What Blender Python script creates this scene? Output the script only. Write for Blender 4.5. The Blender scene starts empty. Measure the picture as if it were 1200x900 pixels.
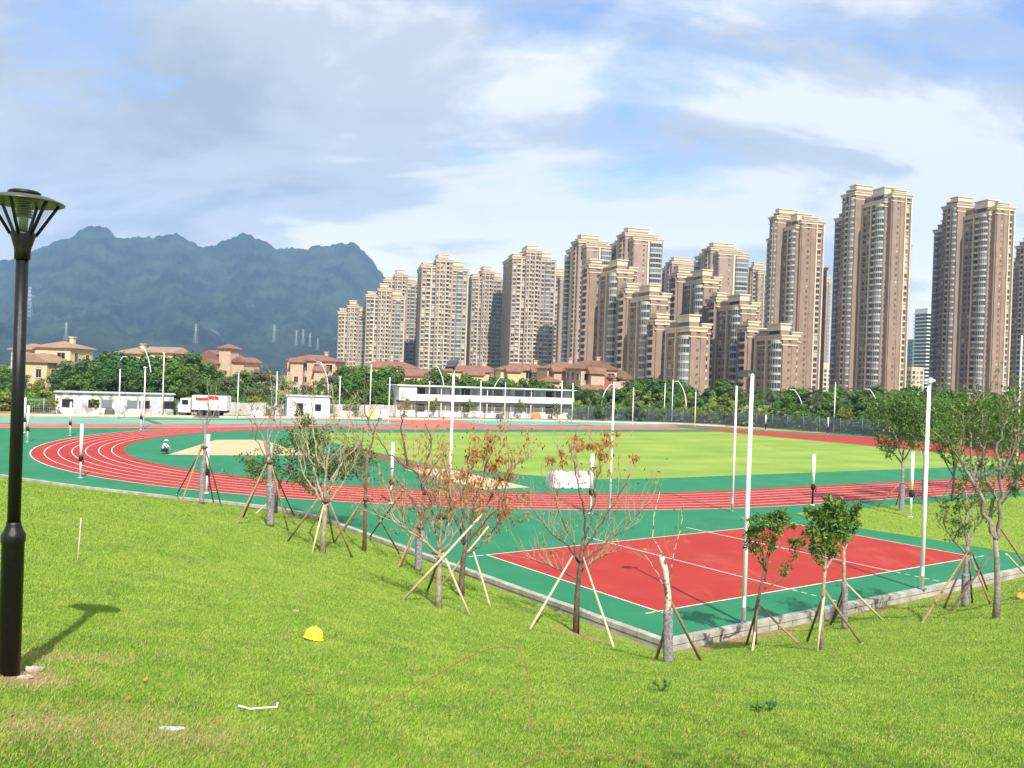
import bpy, math, random
import numpy as np
from mathutils import Vector, Matrix
R_ = random.Random(7)
rad = math.radians
SC = bpy.context.scene
COL = SC.collection
# ------------------------------------------------------------------ camera
F_PX, PITCH, ROLL, CAM_H = 1037.05, 0.005423, -0.035031, 6.5977      # focal length in px of a 1200 px wide frame
def cam_axes():
    cp, sp = math.cos(PITCH), math.sin(PITCH)
    fwd = np.array([0, cp, -sp]); right = np.array([1., 0, 0]); down = np.cross(fwd, right)
    c, s = math.cos(ROLL), math.sin(ROLL)
    return c*right + s*down, -s*right + c*down, fwd
RX, DN, FW = cam_axes()
cd = bpy.data.cameras.new('camera'); cam = bpy.data.objects.new('camera', cd); COL.objects.link(cam)
cd.sensor_width = 36.0; cd.lens = F_PX/1200*36.0; cd.clip_start = 0.1; cd.clip_end = 20000
M = Matrix(((RX[0], -DN[0], -FW[0], 0), (RX[1], -DN[1], -FW[1], 0), (RX[2], -DN[2], -FW[2], CAM_H), (0, 0, 0, 1)))
cam.matrix_world = M
SC.camera = cam
# ------------------------------------------------------------------ light
SUN_AZ, SUN_EL = 163.0, 44.0          # clockwise from +Y
sdir = Vector((math.sin(rad(SUN_AZ))*math.cos(rad(SUN_EL)), math.cos(rad(SUN_AZ))*math.cos(rad(SUN_EL)), math.sin(rad(SUN_EL))))
sl = bpy.data.lights.new('sun', 'SUN'); sl.energy = 5.0; sl.angle = rad(0.53); sl.color = (1.0, 0.94, 0.85)
so = bpy.data.objects.new('sun', sl); COL.objects.link(so); so.rotation_euler = sdir.to_track_quat('Z', 'Y').to_euler()
so.location = (0, -20, 60)
W = bpy.data.worlds.new('World'); SC.world = W; W.use_nodes = True
def build_world():
    nt = W.node_tree; N = nt.nodes; L = nt.links; N.clear()
    out = N.new('ShaderNodeOutputWorld'); bg = N.new('ShaderNodeBackground'); L.new(bg.outputs[0], out.inputs[0])
    bg.inputs['Strength'].default_value = 0.098
    sky = N.new('ShaderNodeTexSky'); sky.sky_type = 'NISHITA'; sky.sun_disc = False
    sky.sun_elevation = rad(SUN_EL); sky.sun_rotation = rad(SUN_AZ); sky.air_density = 1.0; sky.dust_density = 0.6; sky.ozone_density = 1.2
    tc = N.new('ShaderNodeTexCoord')
    sep = N.new('ShaderNodeSeparateXYZ'); L.new(tc.outputs['Generated'], sep.inputs[0])
    def math_(op, a, b=None, clamp=False):
        m = N.new('ShaderNodeMath'); m.operation = op; m.use_clamp = clamp
        for i, v in enumerate((a, b)):
            if v is None: continue
            if isinstance(v, (int, float)): m.inputs[i].default_value = v
            else: L.new(v, m.inputs[i])
        return m.outputs[0]
    z = math_('MAXIMUM', sep.outputs[2], 0.0); zz = math_('ADD', z, 0.42)
    px = math_('DIVIDE', sep.outputs[0], zz); py = math_('DIVIDE', sep.outputs[1], zz)
    cmb = N.new('ShaderNodeCombineXYZ'); L.new(px, cmb.inputs[0]); L.new(py, cmb.inputs[1])
    def noise(scale, detail, rough, off, dist=0.0, sx=1.0, sy=1.0):
        mp = N.new('ShaderNodeMapping'); mp.inputs['Location'].default_value = off; mp.inputs['Scale'].default_value = (sx, sy, 1); L.new(cmb.outputs[0], mp.inputs[0])
        n = N.new('ShaderNodeTexNoise'); n.inputs['Scale'].default_value = scale; n.inputs['Detail'].default_value = detail
        n.inputs['Roughness'].default_value = rough; n.inputs['Distortion'].default_value = dist; L.new(mp.outputs[0], n.inputs[0]); return n.outputs[0]
    def ramp(v, stops):
        r = N.new('ShaderNodeValToRGB'); e = r.color_ramp.elements
        while len(e) > 1: e.remove(e[-1])
        e[0].position, e[0].color = stops[0][0], (*stops[0][1], 1)
        for p, c in stops[1:]:
            k = e.new(p); k.color = (*c, 1)
        r.color_ramp.interpolation = 'EASE'; L.new(v, r.inputs[0]); return r.outputs[0]
    def mix(f, a, b):
        m = N.new('ShaderNodeMix'); m.data_type = 'RGBA'; L.new(f, m.inputs[0]) if not isinstance(f, float) else setattr(m.inputs[0], 'default_value', f)
        for i, v in ((6, a), (7, b)):
            if isinstance(v, tuple): m.inputs[i].default_value = (*v, 1)
            else: L.new(v, m.inputs[i])
        return m.outputs[2]
    # gaps in the cloud sheet: noise minus windows of clear air in chosen directions
    n1 = noise(2.3, 9, 0.60, (3.1, 1.7, 0), 0.35, 0.9, 1.35)
    def gap(dx, dy, dz, sharp, amt):
        v = Vector((dx, dy, dz)).normalized()
        vm = N.new('ShaderNodeVectorMath'); vm.operation = 'DOT_PRODUCT'; L.new(tc.outputs['Generated'], vm.inputs[0]); vm.inputs[1].default_value = v
        k = math_('SUBTRACT', vm.outputs['Value'], sharp); k = math_('DIVIDE', k, 1-sharp, True); return math_('MULTIPLY', k, amt)
    g = gap(0.0, 1.0, 0.335, 0.975, 0.13)
    g = math_('ADD', g, gap(0.25, 1.0, 0.30, 0.985, 0.11))
    g = math_('ADD', g, gap(0.16, 1.0, 0.42, 0.98, 0.12))
    g = math_('ADD', g, gap(-0.52, 1.0, 0.42, 0.985, 0.18))
    g = math_('ADD', g, gap(0.60, 1.0, 0.46, 0.985, 0.20))
    cov = math_('SUBTRACT', n1, g)
    cov = math_('ADD', cov, math_('MULTIPLY', math_('SUBTRACT', 0.35, z, True), 0.35))
    alpha = ramp(cov, [(0.20, (0.10,)*3), (0.31, (0.55,)*3), (0.40, (1,)*3)])
    shade = noise(2.4, 9, 0.60, (9.3, 4.2, 0), 0.35, 0.75, 1.5)
    lowleft = gap(-0.60, 1.0, 0.20, 0.86, 0.16)
    shade = math_('SUBTRACT', shade, lowleft)
    cloud = ramp(shade, [(0.24, (2.9, 3.2, 3.7)), (0.42, (4.2, 4.45, 4.85)), (0.54, (6.6, 6.65, 6.75))])
    skyb = N.new('ShaderNodeMix'); skyb.data_type = 'RGBA'; skyb.blend_type = 'MULTIPLY'; skyb.inputs[0].default_value = 1.0
    L.new(sky.outputs[0], skyb.inputs[6]); skyb.inputs[7].default_value = (1.02, 1.16, 1.38, 1)
    fin = mix(alpha, skyb.outputs[2], cloud)
    low = math_('MULTIPLY', math_('POWER', math_('SUBTRACT', 1.0, math_('MULTIPLY', z, 3.6), True), 2.0), 0.95)
    lift = N.new('ShaderNodeCombineColor'); one = math_('ADD', low, 1.0); L.new(math_('ADD', math_('MULTIPLY', low, 1.05), 1.0), lift.inputs[0]); L.new(math_('ADD', math_('MULTIPLY', low, .90), 1.0), lift.inputs[1]); L.new(math_('ADD', math_('MULTIPLY', low, .68), 1.0), lift.inputs[2])
    mm = N.new('ShaderNodeMix'); mm.data_type = 'RGBA'; mm.blend_type = 'MULTIPLY'; mm.inputs[0].default_value = 1.0; L.new(fin, mm.inputs[6]); L.new(lift.outputs[0], mm.inputs[7])
    L.new(mm.outputs[2], bg.inputs[0])
build_world()
SC.view_settings.view_transform = 'Standard'; SC.view_settings.look = 'None'; SC.view_settings.gamma = 1.0
SC.view_settings.exposure = 0.80
SC.render.engine = 'CYCLES'
cy = SC.cycles
cy.use_denoising = True; cy.max_bounces = 5; cy.diffuse_bounces = 2; cy.glossy_bounces = 2; cy.transmission_bounces = 3
cy.transparent_max_bounces = 8; cy.volume_bounces = 0; cy.sample_clamp_indirect = 4.0; cy.caustics_reflective = False; cy.caustics_refractive = False
SC.render.film_transparent = False
# ------------------------------------------------------------------ geometry of the photograph
CAMP = np.array([0, 0, CAM_H])
def ray(px, py):
    return (px-600)/F_PX*RX + (py-450)/F_PX*DN + FW
def at(px, py, z=0.0):
    d = ray(px, py); t = (z-CAM_H)/d[2]; return Vector(CAMP + d*t)
def atd(px, py, D):
    """point of the sight line at ground distance D in front of the camera"""
    d = ray(px, py); return Vector(CAMP + d*(D/d[1]))
def ztop(w, py, px=None):
    """height at which a vertical standing at w crosses picture row py"""
    lo, hi = -5.0, 900.0
    for _ in range(50):
        m = (lo+hi)/2; q = np.array([w[0], w[1], m])-CAMP
        y = 450+F_PX*(q@DN)/(q@FW)
        if y > py: lo = m
        else: hi = m
    return lo
TH = 0.6154; AX = 0.5517; CC = np.array([-2.64, 81.49])
U2 = np.array([math.cos(AX), math.sin(AX)]); V2 = np.array([-U2[1], U2[0]])
def ab(a, b): p = CC + a*U2 + b*V2; return (float(p[0]), float(p[1]))
# near edge of the sports ground (kerb), a function of x
KERB = [(-140, 142), (-70, 84), (-50, 66.5), (-36, 55.3), (-27.5, 50.2), (-23.2, 47.9), (-20.1, 46.5), (-16.5, 44.9), (-14.1, 44.1), (-11.3, 42.9), (-9.6, 41.6), (-8.3, 40.2), (4.2, 22.9), (22.6, 36.1), (140, 120.1)]
KX = np.array([k[0] for k in KERB]); KY = np.array([k[1] for k in KERB])
_kx = np.linspace(-120, 120, 2400); _ky = np.interp(_kx, KX, KY); KAZ = np.arctan2(_kx, _ky); KR = np.hypot(_kx, _ky)
def kdist(x, y):
    x = np.asarray(x, float); y = np.asarray(y, float); best = np.full(x.shape, 1e9)
    for (x0, y0), (x1, y1) in zip(KERB[:-1], KERB[1:]):
        dx, dy = x1-x0, y1-y0; t = np.clip(((x-x0)*dx+(y-y0)*dy)/(dx*dx+dy*dy), 0, 1)
        best = np.minimum(best, np.hypot(x-x0-t*dx, y-y0-t*dy))
    return best
def fbm(x, y, s, seed=0, octs=4):
    rs = np.random.RandomState(seed); v = 0; a = 1.0; tot = 0
    for o in range(octs):
        for k in range(3):
            th = rs.rand()*6.283; ph = rs.rand()*6.283; f = (2**o)*(0.8+0.5*rs.rand())/s
            v = v + a*np.sin((x*math.cos(th)+y*math.sin(th))*f*6.283+ph+1.7*np.sin((x*math.sin(th)-y*math.cos(th))*f*4.1+ph*2)); tot += a
        a *= 0.5
    return v/tot
def gz(x, y):
    x = np.asarray(x, float); y = np.asarray(y, float)
    near = y < np.interp(x, KX, KY)
    d = kdist(x, y); t = np.clip(d/23.0, 0, 1)
    S = 1-(1-t)**1.216
    S = S*np.clip(d/2.5, 0, 1)**0.35
    base = np.where(x > 4.2, -0.30, -0.12-0.16*np.clip((x+6)/10, 0, 1))
    zn = base + (5.0-base)*S + 0.05*fbm(x, y, 6.0, 3, 3)*np.clip(d/3, 0, 1)
    # the bank falls away below the line from its top to the kerb
    r = np.hypot(x, y)+1e-6; azq = np.arctan2(x, y); o_ = np.argsort(KAZ); Rk = np.interp(azq, KAZ[o_], KR[o_])
    capz = 6.6*(1-r/Rk)-0.15-0.25*np.clip(1-d/4, 0, 1)*0; capz = np.where((y > 2) & (np.abs(azq) < 1.1), capz, 9)
    kk = 0.35; hh = np.clip(.5+.5*(capz-zn)/kk, 0, 1); zc = capz*(1-hh)+zn*hh-kk*hh*(1-hh)
    wl = np.clip((-azq-.02)/.25, 0, 1); zn = zn*(1-wl)+np.maximum(zc, base)*wl
    zf = -0.30*np.ones_like(x)
    inn = np.clip((d-0.10)/0.25, 0, 1)
    return np.where(near, zn, zf*inn + base*(1-inn))
def gpt(px, py):
    """where the sight line meets the lawn"""
    d = ray(px, py); t = 1.0
    while t < 400:
        p = CAMP+d*t
        if p[2] <= float(gz(p[0], p[1])): break
        t += 0.02+t*0.002
    return Vector((p[0], p[1], float(gz(p[0], p[1]))))
# ------------------------------------------------------------------ materials
MATS = {}
def mat(name, c, rough=0.8, c2=None, scale=3.0, bump=0.0, bscale=None, metal=0.0, spec=0.3, detail=4, lo=0.35, hi=0.65, trans=0.0, coat=0.0, coords='Object', rnd=0.0, transm=0.0):
    if name in MATS: return MATS[name]
    m = bpy.data.materials.new(name); m.use_nodes = True; nt = m.node_tree; N = nt.nodes; L = nt.links
    b = N['Principled BSDF']; b.inputs['Base Color'].default_value = (*c, 1); b.inputs['Roughness'].default_value = rough
    b.inputs['Metallic'].default_value = metal; b.inputs['Specular IOR Level'].default_value = spec; b.inputs['Coat Weight'].default_value = coat
    b.inputs['Transmission Weight'].default_value = transm
    tc = N.new('ShaderNodeTexCoord'); src = tc.outputs['Object']
    if coords == 'World':
        g = N.new('ShaderNodeNewGeometry'); src = g.outputs['Position']
    col = None
    if c2 is not None:
        n = N.new('ShaderNodeTexNoise'); n.inputs['Scale'].default_value = scale; n.inputs['Detail'].default_value = detail; L.new(src, n.inputs[0])
        r = N.new('ShaderNodeValToRGB'); r.color_ramp.elements[0].position = lo; r.color_ramp.elements[1].position = hi
        r.color_ramp.elements[0].color = (*c, 1); r.color_ramp.elements[1].color = (*c2, 1)
        L.new(n.outputs[0], r.inputs[0]); col = r.outputs[0]
    if rnd:
        oi = N.new('ShaderNodeObjectInfo'); hs = N.new('ShaderNodeHueSaturation'); mr = N.new('ShaderNodeMapRange')
        mr.inputs[3].default_value = 1-rnd; mr.inputs[4].default_value = 1+rnd; L.new(oi.outputs['Random'], mr.inputs[0]); L.new(mr.outputs[0], hs.inputs['Value'])
        mr2 = N.new('ShaderNodeMapRange'); mr2.inputs[3].default_value = 0.5-rnd*0.07; mr2.inputs[4].default_value = 0.5+rnd*0.05; L.new(oi.outputs['Random'], mr2.inputs[0]); L.new(mr2.outputs[0], hs.inputs['Hue'])
        if col is None: hs.inputs['Color'].default_value = (*c, 1)
        else: L.new(col, hs.inputs['Color'])
        col = hs.outputs[0]
    if col is not None: L.new(col, b.inputs['Base Color'])
    if bump:
        n2 = N.new('ShaderNodeTexNoise'); n2.inputs['Scale'].default_value = bscale or scale*4; n2.inputs['Detail'].default_value = 5; L.new(src, n2.inputs[0])
        bp = N.new('ShaderNodeBump'); bp.inputs['Strength'].default_value = min(bump, 1); bp.inputs['Distance'].default_value = 0.05; L.new(n2.outputs[0], bp.inputs['Height']); L.new(bp.outputs[0], b.inputs['Normal'])
    if trans:
        t = N.new('ShaderNodeBsdfTranslucent'); mx = N.new('ShaderNodeMixShader'); mx.inputs[0].default_value = trans
        if col is not None: L.new(col, t.inputs[0])
        else: t.inputs[0].default_value = (*c, 1)
        L.new(b.outputs[0], mx.inputs[1]); L.new(t.outputs[0], mx.inputs[2]); L.new(mx.outputs[0], N['Material Output'].inputs[0])
    MATS[name] = m; return m
# ------------------------------------------------------------------ mesh builder
class MB:
    def __init__(s): s.v = []; s.f = []; s.m = []; s.sm = []
    def add(s, vs, fs, m=0, smooth=False):
        o = len(s.v); s.v += [tuple(v) for v in vs]; s.f += [tuple(i+o for i in f) for f in fs]; s.m += [m]*len(fs); s.sm += [smooth]*len(fs)
    def box(s, x0, x1, y0, y1, z0, z1, m=0):
        if x1 < x0: x0, x1 = x1, x0
        if y1 < y0: y0, y1 = y1, y0
        s.add([(x0,y0,z0),(x1,y0,z0),(x1,y1,z0),(x0,y1,z0),(x0,y0,z1),(x1,y0,z1),(x1,y1,z1),(x0,y1,z1)],
              [(0,3,2,1),(4,5,6,7),(0,1,5,4),(1,2,6,5),(2,3,7,6),(3,0,4,7)], m)
    def prism(s, poly, z0, z1, m=0, top_m=None, bottom=True):
        n = len(poly); A = sum(poly[i][0]*poly[(i+1)%n][1]-poly[(i+1)%n][0]*poly[i][1] for i in range(n))
        if A < 0: poly = poly[::-1]
        vs = [(x, y, z0) for x, y in poly]+[(x, y, z1) for x, y in poly]
        s.add(vs, [(i, (i+1)%n, n+(i+1)%n, n+i) for i in range(n)], m)
        s.add(vs, [tuple(range(n, 2*n))], m if top_m is None else top_m)
        if bottom: s.add(vs, [tuple(range(n-1, -1, -1))], m)
    def tube(s, pts, rs, n=6, m=0, cap=True, smooth=True):
        pts = [Vector(p) for p in pts]
        if not hasattr(rs, '__len__'): rs = [rs]*len(pts)
        o = len(s.v); k = len(pts); ref = None
        for i, p in enumerate(pts):
            t = (pts[min(i+1, k-1)]-pts[max(i-1, 0)])
            t = t.normalized() if t.length > 1e-9 else Vector((0, 0, 1))
            if ref is None: ref = Vector((1, 0, 0)) if abs(t.x) < 0.8 else Vector((0, 1, 0))
            a = (ref-t*ref.dot(t)).normalized(); ref = a; b = t.cross(a)
            for j in range(n):
                q = p+(a*math.cos(6.2832*j/n)+b*math.sin(6.2832*j/n))*rs[i]; s.v.append(tuple(q))
        for i in range(k-1):
            for j in range(n):
                s.f.append((o+i*n+j, o+i*n+(j+1)%n, o+(i+1)*n+(j+1)%n, o+(i+1)*n+j)); s.m.append(m); s.sm.append(smooth)
        if cap:
            s.f.append(tuple(o+j for j in range(n-1, -1, -1))); s.m.append(m); s.sm.append(False)
            s.f.append(tuple(o+(k-1)*n+j for j in range(n))); s.m.append(m); s.sm.append(False)
    def lathe(s, prof, n=16, c=(0, 0, 0), m=0, smooth=True, capb=True, capt=True):
        o = len(s.v)
        for r, z in prof:
            for j in range(n): s.v.append((c[0]+r*math.cos(6.2832*j/n), c[1]+r*math.sin(6.2832*j/n), c[2]+z))
        for i in range(len(prof)-1):
            for j in range(n):
                s.f.append((o+i*n+j, o+i*n+(j+1)%n, o+(i+1)*n+(j+1)%n, o+(i+1)*n+j)); s.m.append(m); s.sm.append(smooth)
        if capb: s.f.append(tuple(o+j for j in range(n-1, -1, -1))); s.m.append(m); s.sm.append(False)
        if capt: s.f.append(tuple(o+(len(prof)-1)*n+j for j in range(n))); s.m.append(m); s.sm.append(False)
    def build(s, name, mats, parent=None, loc=None):
        me = bpy.data.meshes.new(name); me.from_pydata(s.v, [], s.f); 
        if not isinstance(mats, (list, tuple)): mats = [mats]
        for m in mats: me.materials.append(m)
        me.polygons.foreach_set('material_index', s.m); me.polygons.foreach_set('use_smooth', s.sm); me.update()
        o = bpy.data.objects.new(name, me); COL.objects.link(o)
        if parent: o.parent = parent
        if loc: o.location = loc
        return o
def tag(o, label=None, cat=None, group=None, kind=None):
    if label: o['label'] = label
    if cat: o['category'] = cat
    if group: o['group'] = group
    if kind: o['kind'] = kind
    return o
def thing(name, label, cat, loc=(0, 0, 0), rz=0.0, group=None):
    o = bpy.data.objects.new(name, None); COL.objects.link(o); o.location = loc; o.rotation_euler = (0, 0, rz); o.empty_display_size = 0.3
    return tag(o, label, cat, group)
def dup(root, loc, rz=None, label=None, group=None, scale=None):
    r = root.copy(); COL.objects.link(r); r.location = loc
    if rz is not None: r.rotation_euler = (0, 0, rz)
    if label: r['label'] = label
    if group: r['group'] = group
    if scale: r.scale = scale if hasattr(scale, '__len__') else (scale,)*3
    for ch in list(root.children):
        c = ch.copy(); COL.objects.link(c); c.parent = r
        for g in list(ch.children):
            d = g.copy(); COL.objects.link(d); d.parent = c
    return r
def npmesh(name, v, f, mats, mi=None, parent=None, smooth=False):
    """quads/tris from numpy arrays; f is (n,k)"""
    me = bpy.data.meshes.new(name); n, k = f.shape
    me.vertices.add(len(v)); me.vertices.foreach_set('co', np.asarray(v, np.float32).ravel())
    me.loops.add(n*k); me.loops.foreach_set('vertex_index', f.astype(np.int32).ravel())
    me.polygons.add(n); me.polygons.foreach_set('loop_start', np.arange(0, n*k, k, dtype=np.int32)); me.polygons.foreach_set('loop_total', np.full(n, k, np.int32))
    for m in (mats if isinstance(mats, (list, tuple)) else [mats]): me.materials.append(m)
    if mi is not None: me.polygons.foreach_set('material_index', np.asarray(mi, np.int32))
    if smooth: me.polygons.foreach_set('use_smooth', np.ones(n, bool))
    me.update(calc_edges=True)
    o = bpy.data.objects.new(name, me); COL.objects.link(o)
    if parent: o.parent = parent
    return o
# ------------------------------------------------------------------ ground
def ground_material():
    m = bpy.data.materials.new('lawn_turf'); m.use_nodes = True; nt = m.node_tree; N = nt.nodes; L = nt.links; b = N['Principled BSDF']
    b.inputs['Roughness'].default_value = 0.95; b.inputs['Specular IOR Level'].default_value = 0.1
    g = N.new('ShaderNodeNewGeometry')
    def noise(s, d, r=0.6):
        n = N.new('ShaderNodeTexNoise'); n.inputs['Scale'].default_value = s; n.inputs['Detail'].default_value = d; n.inputs['Roughness'].default_value = r; L.new(g.outputs['Position'], n.inputs[0]); return n.outputs[0]
    def ramp(v, stops):
        r = N.new('ShaderNodeValToRGB'); e = r.color_ramp.elements
        e[0].position, e[0].color = stops[0][0], (*stops[0][1], 1); e[1].position, e[1].color = stops[1][0], (*stops[1][1], 1)
        for p, c in stops[2:]:
            k = e.new(p); k.color = (*c, 1)
        L.new(v, r.inputs[0]); return r.outputs[0]
    def mix(f, a, b_):
        mx = N.new('ShaderNodeMix'); mx.data_type = 'RGBA'; L.new(f, mx.inputs[0]); L.new(a, mx.inputs[6]); L.new(b_, mx.inputs[7]); return mx.outputs[2]
    big = ramp(noise(0.35, 5), [(0.35, (0.17, 0.27, 0.038)), (0.65, (0.26, 0.35, 0.058))])
    fine = ramp(noise(9.0, 6, 0.75), [(0.32, (0.09, 0.16, 0.018)), (0.62, (0.25, 0.34, 0.05))])
    mx = N.new('ShaderNodeMix'); mx.data_type = 'RGBA'; mx.inputs[0].default_value = 0.5; L.new(big, mx.inputs[6]); L.new(fine, mx.inputs[7])
    straw = ramp(noise(2.2, 5), [(0.4, (0.26, 0.19, 0.085)), (0.7, (0.36, 0.27, 0.13))])
    at_ = N.new('ShaderNodeAttribute'); at_.attribute_name = 'bare'
    nb = noise(3.0, 5, 0.7); mth = N.new('ShaderNodeMath'); mth.operation = 'ADD'; L.new(at_.outputs['Fac'], mth.inputs[0]); L.new(nb, mth.inputs[1])
    bf = ramp(mth.outputs[0], [(0.62, (0, 0, 0)), (0.95, (1, 1, 1))])
    L.new(mix(bf, mx.outputs[2], straw), b.inputs['Base Color'])
    bp = N.new('ShaderNodeBump'); bp.inputs['Strength'].default_value = 0.7; bp.inputs['Distance'].default_value = 0.03; L.new(noise(22, 5, 0.7), bp.inputs['Height']); L.new(bp.outputs[0], b.inputs['Normal'])
    return m
LAWN = ground_material()
BARE = []      # (x, y, radius, amount)
for px, py, r, a in ((12, 792, .30, .8), (35, 800, .28, .45), (70, 770, .35, .36), (110, 772, .35, .32), (60, 850, .5, .34), (110, 858, .45, .30), (205, 860, .4, .30), (230, 870, .35, .30), (170, 845, .4, .25), (680, 745, .55, .75), (640, 745, .3, .4), (860, 750, .9, .6), (905, 742, .9, .5), (1015, 715, .9, .5), (1100, 700, .8, .35), (1040, 705, .6, .5), (235, 592, .5, .3), (820, 762, .7, .4)):
    p = gpt(px, py); BARE.append((p.x, p.y, r, a))
def bare_at(x, y):
    v = np.zeros_like(np.asarray(x, float))
    for bx, by, r, a in BARE: v = np.maximum(v, a*np.exp(-((x-bx)**2+(y-by)**2)/(r*r)))
    d = kdist(x, y); near = y < np.interp(x, KX, KY)
    v = np.maximum(v, np.where(near & (x > 2.5) & (x < 24), 0.42*np.exp(-(d/0.5)**2), 0))
    v = np.maximum(v, np.where(near & (x <= 2.5) & (x > -14), 0.34*np.exp(-(d/0.3)**2), 0))
    return v
def axis(lo, hi, step, far, k=1.22):
    a = list(np.arange(lo, hi+1e-6, step)); s = step
    while a[-1] < far: s *= k; a.append(a[-1]+s)
    s = step; 
    while a[0] > -far: s *= k; a.insert(0, a[0]-s)
    return np.array(a)
gx = np.clip(axis(-44, 44, 0.33, 3950), -4000, 4000); gy = np.clip(axis(-6, 58, 0.33, 3950), -4000, 4000)
X, Y = np.meshgrid(gx, gy); Z = gz(X, Y)
nx, ny = len(gx), len(gy)
idx = np.arange(nx*ny).reshape(ny, nx)
F4 = np.stack([idx[:-1, :-1], idx[:-1, 1:], idx[1:, 1:], idx[1:, :-1]], -1).reshape(-1, 4)
gr = npmesh('ground', np.stack([X, Y, Z], -1).reshape(-1, 3), F4, LAWN, smooth=True); tag(gr, kind='structure')
at_ = gr.data.attributes.new('bare', 'FLOAT', 'POINT'); at_.data.foreach_set('value', bare_at(X, Y).ravel().astype(np.float32))
# ------------------------------------------------------------------ sports ground surfaces
GREEN = mat('rubber_green', (0.010, 0.155, 0.066), 0.8, (0.017, 0.185, 0.084), 0.35, 0.25, 60, detail=7, coords='World', lo=.3, hi=.7)
TEAL = mat('rubber_teal', (0.09, 0.31, 0.23), 0.7, (0.14, 0.35, 0.27), 0.3, coords='World')
RED = mat('rubber_red', (0.315, 0.021, 0.015), 0.8, (0.355, 0.030, 0.021), 0.4, 0.25, 60, detail=7, coords='World', lo=.3, hi=.7)
PALERED = mat('rubber_pale_red', (0.48, 0.085, 0.075), 0.75, (0.52, 0.13, 0.11), 0.25, coords='World')
LINE = mat('white_line_paint', (0.72, 0.70, 0.66), 0.7, (0.55, 0.50, 0.46), 2.5, coords='World', lo=.45, hi=.8)
SAND = mat('pit_sand', (0.47, 0.33, 0.19), 0.95, (0.57, 0.42, 0.26), 1.2, 0.5, 20, coords='World')
CONC = mat('kerb_concrete', (0.42, 0.40, 0.36), 0.9, (0.27, 0.25, 0.22), 2.2, 0.3, 30, coords='World')
CONCD = mat('kerb_dark_gap', (0.03, 0.03, 0.03), 0.9)
def sheet(mb, poly, z, m=0):
    n = len(poly); A = sum(poly[i][0]*poly[(i+1)%n][1]-poly[(i+1)%n][0]*poly[i][1] for i in range(n))
    if A < 0: poly = poly[::-1]
    mb.add([(x, y, z) for x, y in poly], [tuple(range(n))], m)
def strip(mb, p, q, w, z, m=0):
    p, q = np.array(p), np.array(q); d = (q-p)/np.linalg.norm(q-p); n = np.array([-d[1], d[0]])*w/2
    sheet(mb, [tuple(p-n), tuple(q-n), tuple(q+n), tuple(p+n)], z, m)
def worn(m, tint, amt):
    nt = m.node_tree; N = nt.nodes; L = nt.links; b = N['Principled BSDF']; src = b.inputs['Base Color'].links[0].from_socket; g = N.new('ShaderNodeNewGeometry')
    def layer(src, scale, lo, hi, col, k, stretch=(1, 1, 1), det=8):
        mp = N.new('ShaderNodeMapping'); mp.inputs['Scale'].default_value = stretch; mp.inputs['Rotation'].default_value = (0, 0, -TH); L.new(g.outputs['Position'], mp.inputs[0])
        n = N.new('ShaderNodeTexNoise'); n.inputs['Scale'].default_value = scale; n.inputs['Detail'].default_value = det; n.inputs['Roughness'].default_value = .68; L.new(mp.outputs[0], n.inputs[0])
        r = N.new('ShaderNodeMapRange'); r.inputs[1].default_value = lo; r.inputs[2].default_value = hi; r.inputs[4].default_value = k; L.new(n.outputs[0], r.inputs[0])
        mx = N.new('ShaderNodeMix'); mx.data_type = 'RGBA'; L.new(r.outputs[0], mx.inputs[0]); L.new(src, mx.inputs[6]); mx.inputs[7].default_value = (*col, 1); return mx.outputs[2]
    src = layer(src, .45, .52, .80, tint, amt); src = layer(src, 1.2, .60, .74, tint, amt*1.2, (1, .12, 1)); src = layer(src, 7.0, .66, .74, tuple(c*.55 for c in tint), amt*1.1, det=3)
    L.new(src, b.inputs['Base Color'])
worn(GREEN, (.13, .24, .16), .30); worn(RED, (.46, .20, .15), .26); worn(PALERED, (.50, .30, .26), .35); worn(TEAL, (.30, .42, .36), .35)
# platform: quads following the kerb, from the kerb back to the far edge
mb = MB()
fb0 = np.array(ab(-78, 49.5)); fb1 = np.array(ab(100, 49.5))
near_l = [(x, y) for x, y in KERB if -75 < x < 23]
L_a = (15.6, 44.3)
poly = near_l + [L_a, (15.3, 47.2)] + [ab(24, -38.6), ab(60, -38.6), ab(96, -38.6), ab(96, -5), ab(84, 4), ab(76, 14), ab(68, 24), ab(64, 36), ab(60, 49.5), ab(20, 49.5), ab(-30, 49.5), ab(-78, 49.5)]
import bmesh
bm = bmesh.new(); vs = [bm.verts.new((x, y, 0.0)) for x, y in poly]; fc = bm.faces.new(vs)
if fc.normal.z < 0: fc.normal_flip()
bmesh.ops.triangulate(bm, faces=[fc]); bm.faces.ensure_lookup_table()
bm.normal_update()
for f in bm.faces:
    if f.normal.z < 0: f.normal_flip()
me = bpy.data.meshes.new('sports_surface'); bm.to_mesh(me); bm.free(); me.materials.append(GREEN)
o = bpy.data.objects.new('sports_surface', me); COL.objects.link(o); tag(o, kind='structure')
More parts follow.
